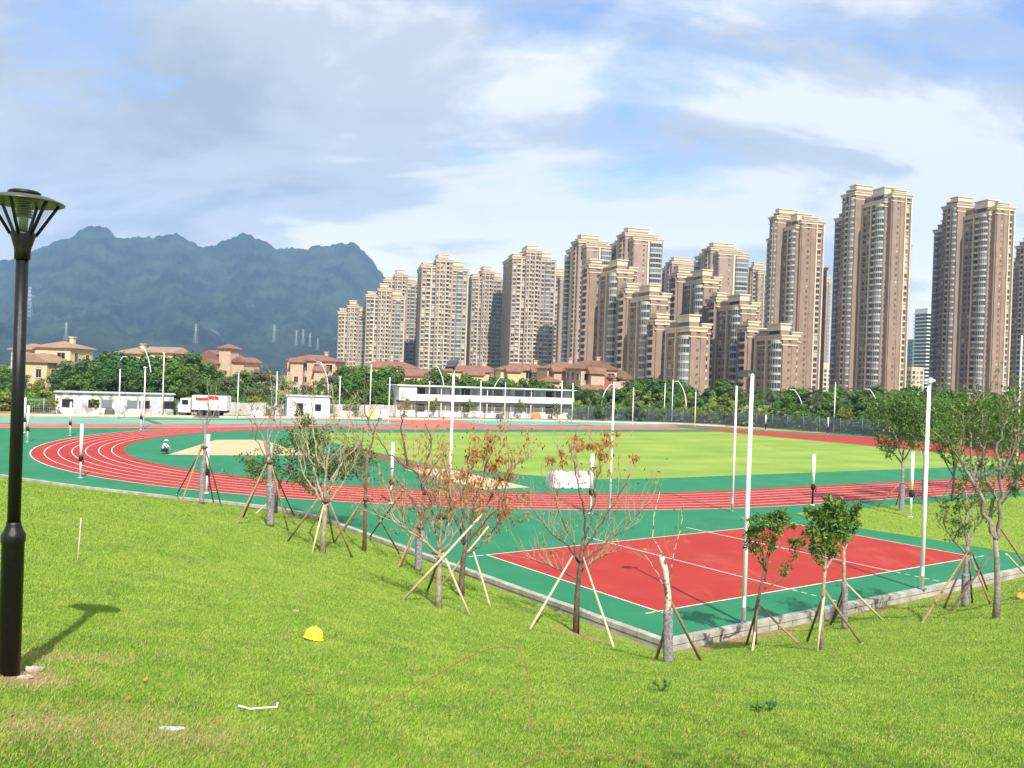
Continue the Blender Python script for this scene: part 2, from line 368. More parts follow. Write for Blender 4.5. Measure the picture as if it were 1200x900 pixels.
# court
CB = np.array([4.472, 25.681]); CU = np.array([math.cos(TH), math.sin(TH)]); CV = np.array([-CU[1], CU[0]])
def ct(a, b): p = CB+a*CU+b*CV; return (float(p[0]), float(p[1]))
mb = MB(); sheet(mb, [ct(0, 0), ct(18, 0), ct(18, 9), ct(0, 9)], 0.004); tag(mb.build('court_surface', RED), kind='structure')
mb = MB(); w = 0.06; z = 0.008
strip(mb, ct(-w/2, 0), ct(18+w/2, 0), w, z); strip(mb, ct(-w/2, 9), ct(18+w/2, 9), w, z)
strip(mb, ct(0, w/2), ct(0, 9-w/2), w, z); strip(mb, ct(18, w/2), ct(18, 9-w/2), w, z)
for a in (6, 12):
    strip(mb, ct(a, w/2), ct(a, 9-w/2), w, z)
    for k in range(5): strip(mb, ct(a, -0.12-0.36*k), ct(a, -0.12-0.36*k-0.20), w, z)
    strip(mb, ct(a, 9.05), ct(a, 10.3), w, z)
strip(mb, ct(-0.15, 9.0), ct(-0.8, 9.0), w, z); strip(mb, ct(-0.12, 0), ct(-0.5, 0), w, z); strip(mb, ct(18.15, 0), ct(18.6, 0), w, z); strip(mb, ct(0, -.15), ct(0, -.45), w, z)
tag(mb.build('court_lines', LINE), kind='structure')
# track
R0, R1 = 30.14, 36.54; NL = 7; LW = (R1-R0)/NL
def arc_pts(r, n=72, a0=90, a1=270): return [ab(r*math.cos(rad(a0+(a1-a0)*i/n)), r*math.sin(rad(a0+(a1-a0)*i/n))) for i in range(n+1)]
def ribbon(mb, P, Q, z, m=0):
    for i in range(len(P)-1): sheet(mb, [P[i], Q[i], Q[i+1], P[i+1]], z, m)
mb = MB()
ribbon(mb, arc_pts(R0), arc_pts(R1), 0.004)
ribbon(mb, [ab(0, -R1), ab(50, -R1), ab(95, -R1)], [ab(0, -R0), ab(50, -R0), ab(95, -R0)], 0.004)
tag(mb.build('running_track', RED), kind='structure')
mb = MB()
ribbon(mb, [ab(0.01, 28.6), ab(30, 28.3), ab(54, 28.3)], [ab(0.01, R1), ab(30, 36.2), ab(56, 36.0)], 0.004)
ribbon(mb, [ab(-62, 30.6), ab(-30, 30.6), ab(-20, 30.6)], [ab(-62, 37.2), ab(-30, 37.0), ab(-19, 36.9)], 0.0065)
ribbon(mb, [ab(-20, 30.6), ab(-10, 33), ab(0.01, R1-1)], [ab(-19, 36.9), ab(-10, 36.8), ab(0.01, R1+.1)], 0.0065)
tag(mb.build('home_straight', PALERED), kind='structure')
mb = MB()
sheet(mb, [ab(54.01, 36), ab(60, 30), ab(65, 20), ab(72, 10), ab(81, 0), ab(92, -10), ab(94, -R0+.05), ab(54.01, -R0+.05)], 0.0042)
tag(mb.build('track_end_area', RED), kind='structure')
mb = MB(); lw = 0.06
for k in range(0, NL+1):
    r = R1-k*LW; ww = lw*(1.25 if k in (0,) else 1.0)
    if k == NL: continue
    ribbon(mb, arc_pts(r-ww), arc_pts(r), 0.008)
    ribbon(mb, [ab(0, -r), ab(95, -r)], [ab(0, -r+ww), ab(95, -r+ww)], 0.008)
strip(mb, ab(-62, 30.6), ab(-18, 30.6), .10, .0105)
for k, (a, b) in enumerate(((33, 1), (36, 2), (39, 3), (42, 4), (45, 5), (48, 6), (30, 0.3), (20, 3), (24, 4), (60, 2), (64, 4))):      # lane stagger marks
    strip(mb, ab(a, -R1+b*LW+.12), ab(a+.9, -R1+b*LW+.5), .16, .012)
tag(mb.build('track_lines', LINE), kind='structure')
# turf infield
def turf_material():
    m = mat('infield_turf', (0.170, 0.280, 0.045), 0.95, (0.26, 0.345, 0.075), 0.16, 0.5, 25, coords='World', spec=.1, lo=.3, hi=.7)
    nt = m.node_tree; N = nt.nodes; L = nt.links; b = N['Principled BSDF']; src = b.inputs['Base Color'].links[0].from_socket
    g = N.new('ShaderNodeNewGeometry'); mp = N.new('ShaderNodeMapping'); mp.inputs['Rotation'].default_value = (0, 0, -AX+0.05); L.new(g.outputs['Position'], mp.inputs[0])
    wv = N.new('ShaderNodeTexWave'); wv.wave_type = 'BANDS'; wv.bands_direction = 'Y'; wv.inputs['Scale'].default_value = 0.055; wv.inputs['Distortion'].default_value = 5.0; wv.inputs['Detail'].default_value = 3; wv.inputs['Detail Scale'].default_value = 1.0; L.new(mp.outputs[0], wv.inputs[0])
    mr = N.new('ShaderNodeMapRange'); mr.inputs[3].default_value = 0.93; mr.inputs[4].default_value = 1.04; L.new(wv.outputs[0], mr.inputs[0])
    hs = N.new('ShaderNodeHueSaturation'); L.new(src, hs.inputs['Color']); L.new(mr.outputs[0], hs.inputs['Value']); L.new(hs.outputs[0], b.inputs['Base Color']); return m
mb = MB(); sheet(mb, [ab(-10.8, 22.5), ab(-10.8, -13.5), ab(-7.5, -19.0), ab(-4.5, -22.6), ab(0, -23.4), ab(53, -23.4), ab(53, 22.8)], 0.004)
tag(mb.build('infield_grass', turf_material()), kind='structure')
mb = MB(); ribbon(mb, [ab(-12.7, 3), ab(-12.7, -14)], [ab(-11.7, 3), ab(-11.7, -14)], 0.0045); tag(mb.build('jump_runway', RED), kind='structure')
mb = MB(); sheet(mb, [ab(-14.2, -14.2), ab(-10.9, -14.2), ab(-10.9, -25.3), ab(-14.2, -25.3)], 0.006); tag(mb.build('sand_pit', SAND), kind='structure')
mb = MB(); sheet(mb, [ab(-27.4, -0.4), ab(-23, -1.8), ab(-17.2, -2.8), ab(-16.2, 4), ab(-16.8, 13.3), ab(-20.6, 13.6)], 0.006); tag(mb.build('sand_area', SAND), kind='structure')
mb = MB()
for a0, a1, b0, b1, m_ in ((-78, -46, 37.6, 49.4, 1), (-44, -36, 39, 49.4, 0), (-36, -22, 37.3, 49.4, 0), (-21, 10, 38, 46, 0), (-8, 6, 46.5, 49.4, 1), (10.5, 22, 37, 49.4, 1), (22.5, 40, 38, 48, 0), (41, 58, 37, 49, 0)):
    sheet(mb, [ab(a0, b0), ab(a1, b0), ab(a1, b1), ab(a0, b1)], 0.004, m_)
tag(mb.build('training_courts', [TEAL, PALERED]), kind='structure')
mb = MB()
for a0, b0, a1, b1 in ((-21, 38, 10, 38), (-21, 46, 10, 46), (-5, 38, -5, 46), (22.5, 38, 40, 38), (31, 38, 31, 48), (-44, 39, -36, 39), (-44, 44, -22, 44), (-60, 39, -48, 47)):
    strip(mb, ab(a0, b0), ab(a1, b1), .12, .0082)
tag(mb.build('training_court_lines', LINE), kind='structure')
# dirt and grass verge beyond the sports ground
VERGE = mat('verge_dry_grass', (0.20, 0.19, 0.06), 0.95, (0.42, 0.30, 0.17), 0.25, 0.4, 5, coords='World', lo=.42, hi=.6)
mb = MB(); mb.prism([ab(-120, 49.52), ab(60, 49.52), ab(64, 36.02), ab(68, 24.02), ab(76, 14.02), ab(84, 4.02), ab(96, -4.98), ab(150, -60), ab(400, -60), ab(400, 420), ab(-400, 420), ab(-400, 40), ab(-120, 40)], -0.25, -0.01)
tag(mb.build('far_ground', VERGE), kind='structure')
mb = MB(); mb.prism([(15.33, 47.1), (15.63, 44.3), (22.62, 36.13), (140, 120.1)] + [ab(130, -38.62), ab(96, -38.62), ab(60, -38.62), ab(24, -38.62)], -0.25, 0.012)
tag(mb.build('side_lawn', LAWN), kind='structure')
# kerb
def offset_path(P, d):
    out = []
    for i, p in enumerate(P):
        a = np.array(P[max(i-1, 0)]); b = np.array(P[min(i+1, len(P)-1)]); c = np.array(p)
        t0 = (c-a) if i else (b-c); t1 = (b-c) if i < len(P)-1 else (c-a)
        t0 = t0/np.linalg.norm(t0); t1 = t1/np.linalg.norm(t1); n0 = np.array([t0[1], -t0[0]]); n1 = np.array([t1[1], -t1[0]])
        n = n0+n1; n = n/np.linalg.norm(n); k = d/max(0.4, n@n0); out.append(tuple(c+n*k))
    return out
KP = [(x, y) for x, y in KERB if -75 < x < 23]
inner_k, outer_k = offset_path(KP, -0.004), offset_path(KP, 0.24)
mb = MB()
def seg_quads(P, Q, z0, z1):
    for i in range(len(P)-1):
        p = np.array(P[i]); q = np.array(P[i+1]); p2 = np.array(Q[i]); q2 = np.array(Q[i+1]); Ln = np.linalg.norm(q-p); n = max(1, int(Ln/1.0))
        for k in range(n):
            t0, t1 = k/n, (k+1)/n-0.012/max(Ln/n, .1)/n*1.0
            A = p+(q-p)*t0; B = p+(q-p)*t1; C = p2+(q2-p2)*t1; D = p2+(q2-p2)*t0
            j = R_.uniform(-.006, .006)
            mb.prism([tuple(A), tuple(B), tuple(C), tuple(D)], z0, z1+j)
seg_quads(inner_k, outer_k, -0.10, 0.035)
seg_quads(offset_path(KP, 0.02), offset_path(KP, 0.22), -0.60, -0.125)
tag(mb.build('kerb', CONC), kind='structure')
# ------------------------------------------------------------------ hills
prof = [(-140,345),(-80,322),(-40,312),(0,305),(30,297),(60,285),(85,275),(100,265),(113,262),(125,266),(137,277),(160,277),(182,277),(195,273),(207,272),(220,280),(237,290),(250,288),(265,280),(280,274),(292,273),(305,280),(320,288),(345,291),(375,287),(400,283),(412,283),(425,294),(440,308),(450,324),(465,350),(490,385),(520,410),(560,428),(640,440)]
HD = 3300.0
tanp = []; elv = []
for px, py in prof:
    d = ray(px, py); tanp.append(d[0]/d[1]); elv.append(CAM_H+d[2]/math.hypot(d[0], d[1])*HD)
tg = np.concatenate([np.linspace(tanp[0], tanp[-1], 620)])
rr = np.concatenate([np.linspace(1500, 3300, 110), np.linspace(3330, 3900, 16)])
TG, RRm = np.meshgrid(tg, rr); az = np.arctan(TG)
Hh = np.interp(TG, tanp, elv); Hh = Hh*(1+.016*fbm(TG*900, TG*37, 34, 77, 5)+.012*fbm(TG*900, TG*11, 9, 78, 3))
s = np.clip((RRm-1500)/(HD-1500), 0, 1)
ridge = 1-np.abs(fbm(az*4000-.25*RRm, RRm*0.22, 700, 11, 6))*1.9
shape = s**1.5
foot = 46*np.exp(-((s-0.22)/0.16)**2)*(0.6+0.6*fbm(az*3000, RRm, 700, 5, 3))
Zm = Hh*shape*(1-(1-s)*0.85*(0.95-ridge)) + foot*np.clip(Hh/200, 0, 1) + Hh*0.15*fbm(az*4000+.35*RRm, RRm*.22, 380, 21, 6)*np.clip(1-s, 0, 1)**.5*s + (8*fbm(az*4000, RRm*.5, 90, 8, 3)+5*fbm(az*4000, RRm*.6, 36, 9, 2))*s
Zm = np.where(RRm > HD, Hh*(1-((RRm-HD)/1500)**1.3*0.9), Zm) - 3
XM = RRm*np.sin(az); YM = RRm*np.cos(az)
n2, n1 = TG.shape; idx = np.arange(n1*n2).reshape(n2, n1)
F4 = np.stack([idx[:-1, :-1], idx[:-1, 1:], idx[1:, 1:], idx[1:, :-1]], -1).reshape(-1, 4)
def hill_material():
    m = mat('hill_forest', (0.010, 0.018, 0.012), 0.95, (0.034, 0.052, 0.028), 0.010, 1.0, .05, detail=10, coords='World', spec=.05, lo=.38, hi=.62)
    nt = m.node_tree; N = nt.nodes; L = nt.links; b = N['Principled BSDF']; src = b.inputs['Base Color'].links[0].from_socket
    g = N.new('ShaderNodeNewGeometry'); n = N.new('ShaderNodeTexNoise'); n.inputs['Scale'].default_value = 0.006; n.inputs['Detail'].default_value = 8; n.inputs['Roughness'].default_value = .62; L.new(g.outputs['Position'], n.inputs[0])
    r = N.new('ShaderNodeValToRGB'); r.color_ramp.elements[0].position = .67; r.color_ramp.elements[1].position = .73; L.new(n.outputs[0], r.inputs[0])
    mx = N.new('ShaderNodeMix'); mx.data_type = 'RGBA'; L.new(r.outputs[0], mx.inputs[0]); L.new(src, mx.inputs[6]); mx.inputs[7].default_value = (.17, .15, .13, 1); L.new(mx.outputs[2], b.inputs['Base Color'])
    for nd in N:
        if nd.type == 'BUMP': nd.inputs['Distance'].default_value = 9
    return m
hills = npmesh('hills', np.stack([XM, YM, Zm], -1).reshape(-1, 3), F4, hill_material(), smooth=True); tag(hills, kind='structure')
def hill_z(tx, r): 
    j = np.interp(tx, tg, np.arange(len(tg))); i = np.interp(r, rr, np.arange(len(rr))); return float(Zm[int(round(i)), int(round(j))])
def on_hill(px, py):
    d = ray(px, py); tx = d[0]/d[1]; el = d[2]/math.hypot(d[0], d[1])
    for r in np.arange(1550, 3300, 12.0):
        if hill_z(tx, r) >= CAM_H+el*r: break
    a = math.atan(tx); return Vector((r*math.sin(a), r*math.cos(a), hill_z(tx, r)-1))
PYM = mat('pylon_steel', (0.42, 0.43, 0.44), 0.5)
def pylon(px, py, h, label):
    p = on_hill(px, py); t = thing('transmission_tower', label, 'pylon', p, R_.uniform(0, 1), 'transmission towers on the hillside')
    mb = MB()
    for sx in (-1, 1):
        for sy in (-1, 1): mb.tube([(sx*h*.10, sy*h*.10, 0), (sx*h*.035, sy*h*.035, h*.55), (sx*h*.02, sy*h*.02, h)], h*.0045, 4)
    for k in range(7):
        z0 = h*k/8; z1 = h*(k+1)/8; w0 = h*(.10-.075*min(1, k/5)); w1 = h*(.10-.075*min(1, (k+1)/5))
        for sy in (-1, 1): mb.tube([(-w0, sy*w0, z0), (w1, sy*w1, z1)], h*.005, 4); mb.tube([(w0, sy*w0, z0), (-w1, sy*w1, z1)], h*.005, 4)
    mb.build('tower_frame', PYM, t); mb = MB()
    for zz, ww in ((.70, .17), (.82, .14), (.93, .10)): mb.tube([(-h*ww, 0, h*zz), (0, 0, h*(zz+.03)), (h*ww, 0, h*zz)], h*.005, 4)
    mb.build('cross_arm', PYM, t)
for a in ((34, 372, 75, 'tall pale lattice pylon left of the middle of the hillside near the lamp post'), (77, 400, 34, 'small lattice pylon above the leftmost villa roof'), (229, 404, 40, 'small lattice pylon on the slope between the red roofed villas and the turret villa'), (321, 404, 40, 'pale lattice pylon on the slope right of the turret villa'), (347, 405, 34, 'short lattice pylon in the cluster low on the slope, leftmost of the cluster'), (355, 405, 34, 'short lattice pylon second from the left in the low cluster'), (363, 408, 30, 'short lattice pylon third in the low cluster near the apartment towers'), (372, 412, 26, 'shortest lattice pylon nearest to the apartment towers')): pylon(*a)
# ------------------------------------------------------------------ haze
hz = MB(); hz.box(-4050, 4050, -4050, 4050, -4.2, 760)
HZM = bpy.data.materials.new('haze_air'); HZM.use_nodes = True; nt = HZM.node_tree
nt.nodes.remove(nt.nodes['Principled BSDF']); pv = nt.nodes.new('ShaderNodeVolumePrincipled'); pv.inputs['Color'].default_value = (.33, .58, 1.0, 1); pv.inputs['Density'].default_value = 0.00018; pv.inputs['Anisotropy'].default_value = 0.0
nt.links.new(pv.outputs[0], nt.nodes['Material Output'].inputs['Volume'])
tag(hz.build('haze', HZM), kind='stuff', label='thin bluish haze in the air over the whole place')
# ------------------------------------------------------------------ apartment towers
BRICK = mat('tile_brown', (0.225, 0.158, 0.112), 0.85, (0.275, 0.195, 0.138), 0.25, coords='World')
BRICKP = mat('tile_pink', (0.285, 0.208, 0.160), 0.85, (0.335, 0.248, 0.192), 0.25, coords='World')
CREAM = mat('cream_render', (0.52, 0.43, 0.31), 0.8, (0.58, 0.50, 0.38), 0.3, coords='World')
GREYW = mat('grey_render', (0.33, 0.29, 0.25), 0.85, (0.38, 0.34, 0.30), 0.3, coords='World')
GL_D = mat('window_glass', (0.014, 0.018, 0.022), 0.10, spec=0.45)
GL_M = mat('window_blind', (0.16, 0.17, 0.17), 0.25, spec=0.6)
GL_L = mat('window_curtain', (0.42, 0.40, 0.36), 0.4, spec=0.6)
GREYC = mat('bay_spandrel', (0.42, 0.39, 0.33), 0.6); GL_C = mat('bay_glass_pale', (0.15, 0.19, 0.20), 0.15, spec=0.7)
GL_B = mat('bay_glass', (0.035, 0.058, 0.068), 0.14, spec=0.55)
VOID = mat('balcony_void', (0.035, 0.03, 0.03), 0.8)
FRAME = mat('window_frame_paint', (0.55, 0.52, 0.47), 0.6)
FL = 3.0
class Face:
    def __init__(s, ox, oy, tx, ty, nx, ny): s.o = (ox, oy); s.t = (tx, ty); s.n = (nx, ny)
    def P(s, a, o): return (s.o[0]+s.t[0]*a+s.n[0]*o, s.o[1]+s.t[1]*a+s.n[1]*o)
    def box(s, mb, a0, a1, o0, o1, z0, z1, m=0):
        p = s.P(a0, o0); q = s.P(a1, o1); mb.box(p[0], q[0], p[1], q[1], z0, z1, m)
WINPROTO = {}
def window_proto(w, h, kind):
    k = (round(w, 2), round(h, 2), kind)
    if k not in WINPROTO:
        mb = MB(); mb.box(-w/2, w/2, -.03, .05, 0, h, 0)
        for x0, x1, z0, z1 in ((-w/2, -w/2+.08, 0, h), (w/2-.08, w/2, 0, h), (-w/2+.08, w/2-.08, 0, .08), (-w/2+.08, w/2-.08, h-.08, h), (-.04, .04, .08, h-.08)):
            mb.box(x0, x1, -.09, -.032, z0, z1, 1)
        me = bpy.data.meshes.new('window'); me.from_pydata(mb.v, [], mb.f)
        me.materials.append((GL_D, GL_M, GL_L)[kind]); me.materials.append(FRAME); me.polygons.foreach_set('material_index', mb.m); me.update()
        WINPROTO[k] = (me, mb)
    return WINPROTO[k]
def tower(root, vols, brick, single=100, seed=0, crown=True):
    """vols: (x0,x1,y0,y1,H,westStrips,southStrips,capH)   west = -x face, south = -y face"""
    rr_ = random.Random(seed); wall = MB(); trim = MB(); void = MB(); bays = []; wins = []
    for (x0, x1, y0, y1, H, ws, ss, cap) in vols:
        wall.box(x0, x1, y0, y1, 0, H, 0)
        nf = int((H-1.5)//FL)
        faces = [(Face(x0, y1, 0, -1, -1, 0), y1-y0, ws), (Face(x0, y0, 1, 0, 0, -1), x1-x0, ss), (Face(x1, y0, 0, 1, 1, 0), y1-y0, 'PwPwP'), (Face(x1, y1, -1, 0, 0, 1), x1-x0, 'PwwP')]
        for fi, (fc_, Ln, st) in enumerate(faces):
            if not st: continue
            wts = {'P': 1.0, 'p': 0.28, 'W': 1.25, 'B': 1.5, 'G': 2.0, 'w': 1.0, 'S': 1.2, 'L': 1.9}
            tot = sum(wts[c] for c in st); a = 0.0
            back = fi > 1
            for ci, c in enumerate(st):
                wd = Ln*wts[c]/tot; a0, a1 = a, a+wd; a = a1; e = 0.003*(ci % 2)
                if c == 'P': fc_.box(wall, a0, a1, -.05, 0.55+e, 0, H-.02+e, 0)
                elif c == 'L': fc_.box(wall, a0, a1, -.05, 0.95+e, 0, H-.02+e, 0)
                elif c == 'p': fc_.box(trim, a0, a1, -.05, 1.15+e, 0, H-.8, 0)
                elif c in 'Ww':
                    ww = min(wd*.70, 2.1) if c == 'W' else min(wd*.5, 1.1); zb = 0.9; hh = 1.75 if c == 'W' else 1.35
                    m_ = (a0+a1)/2
                    fc_.box(wall, a0, m_-ww/2, -.05, .30+e, 0, H-.3, 0); fc_.box(wall, m_+ww/2, a1, -.05, .30+e, 0, H-.3, 0)
                    for k in range(nf):
                        z = k*FL
                        fc_.box(wall if (c == 'w' or fi == 0) else trim, m_-ww/2, m_+ww/2, -.05, .296+e, z, z+zb, 0); fc_.box(wall, m_-ww/2, m_+ww/2, -.05, .298+e, z+zb+hh, z+FL, 0)
                        if c == 'W': fc_.box(trim, m_-ww/2-.12, m_+ww/2+.12, .303, .52, z+zb-.16, z+zb-.01, 0)
                        if back and c == 'w': continue
                        wins.append((fc_, m_, .04, z+zb, ww, hh))
                elif c in 'BS':
                    dp = 1.35 if c == 'B' else .75
                    fc_.box(wall, a0, a0+.25, -.05, dp-.1, 0, H-.3, 0); fc_.box(wall, a1-.25, a1, -.05, dp-.104, 0, H-.3, 0)
                    for k in range(nf):
                        z = k*FL
                        fc_.box(trim, a0+.252, a1-.252, dp-.22, dp, z, z+1.05, 0); fc_.box(trim, a0+.252, a1-.252, .0, dp-.222, z, z+.16, 0)
                        ww = wd*.62; wins.append((fc_, (a0+a1)/2, .05, z+.3, ww, 2.2))
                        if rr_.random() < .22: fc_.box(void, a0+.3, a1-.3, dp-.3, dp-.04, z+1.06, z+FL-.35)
                        elif rr_.random() < .3: fc_.box(wall, a0+.3, a0+1.1, dp+.003, dp+.4, z+.1, z+.75)
                elif c == 'G':
                    g = MB(); n = 7; dp = min(wd*.42, 2.4); pts = []
                    for j in range(n+1):
                        th = math.pi*j/n; aa = (a0+a1)/2-wd*.47*math.cos(th); oo = .1+dp*(math.sin(th)**.7); pts.append(fc_.P(aa, oo))
                    pts2 = []
                    for j in range(n+1):
                        th = math.pi*j/n; aa = (a0+a1)/2-(wd*.47-.16)*math.cos(th); oo = .06+(dp-.16)*(math.sin(th)**.7); pts2.append(fc_.P(aa, oo))
                    for k in range(nf):
                        z = k*FL; g.prism(pts, z, z+.75, 1); g.prism(pts2, z+.752, z+FL-.18, 0 if rr_.random() < .7 else 2); g.prism(pts, z+FL-.178, z+FL-.002, 1)
                    for j in range(0, n+1, 1): g.box(pts[j][0]-.05, pts[j][0]+.05, pts[j][1]-.05, pts[j][1]+.05, 0, nf*FL, 1)
                    bays.append((g, nf)); g.prism(pts, nf*FL, min(H-.3, nf*FL+1.2), 1)
        # cornice
        if cap >= 0:
            for k, (ov, z0, z1) in enumerate(((.72, H-1.5, H-.5), (.95, H-.498, H-.1), (1.2, H-.098, H+.35))): trim.box(x0-ov, x1+ov*.8, y0-ov, y1+ov*.8, z0, z1, 0)
            trim.box(x0-.62, x1+.62, y0-.62, y1+.62, H-3.6, H-3.2, 0)
        if cap > 0:
            cx0, cx1, cy0, cy1 = x0+(x1-x0)*.10, x1-(x1-x0)*.25, y0+(y1-y0)*.12, y1-(y1-y0)*.38
            wall.box(cx0, cx1, cy0, cy1, H+.35, H+cap*.45, 0); trim.box(cx0-.15, cx1+.15, cy0-.15, cy1+.15, H+cap*.45, H+cap-.5, 0); trim.box(cx0-.6, cx1+.6, cy0-.6, cy1+.6, H+cap-.498, H+cap, 0)
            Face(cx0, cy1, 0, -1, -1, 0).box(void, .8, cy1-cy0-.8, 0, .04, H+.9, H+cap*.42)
            wall.box(cx0-.02, x1-.3, cy1+.6, y1-.4, H+.35, H+cap*.5, 0); trim.box(cx0-.3, x1-.1, cy1+.4, y1-.2, H+cap*.5, H+cap*.62, 0)
    wall.build('wall', brick, root); trim.build('cornice_and_balconies', CREAM, root)
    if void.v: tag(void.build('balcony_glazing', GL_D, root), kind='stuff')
    for g, nf in bays: g.build('glass_bay', [GL_B, GREYC, GL_C], root)
    rest = MB(); rs = []
    wins.sort(key=lambda q: -abs(q[0].n[0])*(q[0].n[0] < 0)-abs(q[0].n[1])*(q[0].n[1] < 0))
    nsing = 0
    step = max(1, len(wins)//max(1, single)) if single else 1
    for i, (fc_, m_, o_, z, ww, hh) in enumerate(wins):
        kd = rr_.choices((0, 1, 2), (.72, .18, .10))[0]; p = fc_.P(m_, o_); ang = math.atan2(fc_.n[1], fc_.n[0])+math.pi/2
        me, mb = window_proto(ww, hh, kd)
        if nsing < single:
            o = bpy.data.objects.new('window', me); COL.objects.link(o); o.parent = root; o.location = (p[0], p[1], z); o.rotation_euler = (0, 0, ang); nsing += 1
        else:
            ca, sa = math.cos(ang), math.sin(ang)
            k0 = (0, 1, 2)[kd]
            rest.add([(p[0]+x*ca-y*sa, p[1]+x*sa+y*ca, z+zz) for x, y, zz in mb.v[:8]], mb.f[:6], k0)
            for b in range(5):
                if b in (0, 1, 4): rest.add([(p[0]+x*ca-y*sa, p[1]+x*sa+y*ca, z+zz) for x, y, zz in mb.v[8+8*b:16+8*b]], mb.f[:6], 3)
    if rest.v: tag(rest.build('windows', [GL_D, GL_M, GL_L, FRAME], root), kind='stuff')
W1, W2, W3 = 'WpWBG', 'PWpSG', 'WBpWG'
def place(px, D, rz, label, group, name='apartment_tower', cat='tower'):
    p = atd(px, 450, D); return thing(name, label, cat, (p.x, p.y, -0.1), rz, group)
def Hat(px, py, D): return ztop(atd(px, 450, D), py)
ROT = rad(16)
def fit(t, vols, px0, px1):
    c0, s0 = math.cos(t.rotation_euler.z), math.sin(t.rotation_euler.z)
    for _ in range(6):
        xs = []
        for v in vols:
            for x in v[:2]:
                for y in v[2:4]:
                    q = np.array([t.location.x+x*c0-y*s0, t.location.y+x*s0+y*c0, 40.0])-CAMP; xs.append(600+F_PX*(q@RX)/(q@FW))
        a, b = min(xs), max(xs); k = (px1-px0-1)/(b-a); vols = [(v[0]*k, v[1]*k, v[2]*k, v[3]*k)+tuple(v[4:]) for v in vols]
        t.location.x += ((px0+px1)/2-(a+b)/2)/F_PX*t.location.y
    return vols
# three tall towers at the right
def big(px, D, ytop, lx, ly, pr, seed, label, single=100, mats_=BRICK, rot=ROT):
    H = Hat(px, ytop, D); t = place(px, D, rot, label, 'tall apartment towers'); hx, hy = lx/2, ly/2
    vols = [(-hx+3, hx, hy*.55, hy, H-15, 'GWSW', 'Pw', 5),
            (-hx, hx-2, hy*.08, hy*.55, H-4.5, 'WWpBpG', 'PwP', 4.5),
            (-hx+4.6, hx-1, -hy*.72, hy*.078, H-11, 'pWWpSG', 'wWw', 7),
            (-hx+6.6, hx+1, -hy*.86, -hy*.722, H-8.5, 'P', 'PwPpWp', 2.5),
            (hx+1.02, hx+6, -hy*.6, hy*.6, H-32, '', 'PwwP', 0)]
    vols = fit(t, vols, *pr); tower(t, vols, mats_, single, seed); return t
big(1018, 455, 216, 16, 40, (975, 1064), 1, 'tallest brown tower with blue glass bays, third from the right edge')
big(1137, 455, 230, 16, 40, (1091, 1183), 2, 'tall dark brown tower with cream crown, second from the right edge of the picture')
big(1218, 500, 278, 16, 40, (1178, 1262), 3, 'dark tower cut off by the right edge of the picture')
big(930, 480, 245, 19, 28, (896, 966), 4, 'brown and cream tower standing just left of the tallest tower')
# stepped blocks
def stepped(steps, pr, seed, label):
    px0, D0 = steps[0][:2]; t = place(px0, D0, ROT, label, 'stepped apartment blocks', 'stepped_apartment_block', 'apartment block'); vols = []; c0, s0 = math.cos(ROT), math.sin(ROT); o = t.location
    for i, (px, D, lx, ly, yt) in enumerate(steps):
        p = atd(px, 450, D)-o; x = p.x*c0+p.y*s0; y = -p.x*s0+p.y*c0; H = Hat(px, yt, D)
        if i % 2 == 0:
            vols.append((x-lx/2-1.2, x+lx/2, y-ly/2, y+ly/2, H-5, 'pWWpWG', 'PwP', 5.0)); vols.append((x+lx/2+.02, x+lx/2+2.6, y-ly/2+2.0, y+ly/2, H-3.5, '', 'W', 0)); vols.append((x-lx/2+.6, x+lx/2+6, y+ly/2+.02, y+ly/2+16, H-9, 'PP', '', -1))
        else: vols.append((x-lx/2, x+lx/2+2, y-ly/2, y+ly/2, H-3, 'WB', 'PwP', 3.0))
    vols = fit(t, vols, *pr); tower(t, vols, BRICK, 100, seed)
stepped([(812, 335, 5.0, 19, 370), (776, 349, 5.4, 8, 368), (764, 370, 5.6, 20, 336), (739, 383, 5.8, 9, 333), (725, 402, 5.8, 20, 307), (695, 414, 6.4, 9, 305)], (681, 833), 5, 'left of the two stepped brown blocks, rising behind the timber fronted villa')
stepped([(917, 345, 5.0, 19, 380), (881, 359, 5.4, 8, 377), (866, 380, 5.6, 20, 347), (841, 393, 5.8, 9, 344), (820, 412, 5.8, 20, 319), (793, 424, 6.2, 9, 317)], (783, 938), 7, 'right of the two stepped brown blocks, with trees at its foot')
# middle and left rows
def mid(px0, px1, D, ytop, seed, label, rot, brick, style=0):
    pxc = (px0+px1)/2; Wd = (px1-px0)/F_PX*D; H = Hat(pxc, ytop, D); t = place(pxc, D, rot, label, 'apartment towers in the long row')
    azv = math.atan((pxc-600)/F_PX); a = rot+azv     # view angle against the block's own axes
    ly = Wd*.42/max(.35, abs(math.sin(a))) if style == 0 else Wd*.30/max(.3, abs(math.sin(a))); lx = (Wd-ly*abs(math.sin(a)))/max(.4, abs(math.cos(a))); hx, hy = lx/2, ly/2
    if style == 0:
        vols = [(-hx+2, hx-1, hy*.1, hy, H-7, 'GWpW', 'PwP', 4), (-hx, hx, -hy*.6, hy*.098, H-4, 'WpWBW', 'WWwW', 4), (-hx+2.5, hx+.5, -hy, -hy*.602, H-7.5, 'PW', 'PwpG', 1.8)]
    else:
        vols = [(-hx, -hx*.38, -hy+2, hy, H-9, 'WPW', 'WSpW', 3), (-hx*.378, hx*.28, -hy, hy-1, H-4.5, 'PwP', 'WpSWpBW', 4.5), (hx*.282, hx, -hy+1.2, hy, H-10, 'Pw', 'pWGWp', 5.5)]
    vols = fit(t, vols, px0, px1+2); tower(t, vols, brick, 0, seed)
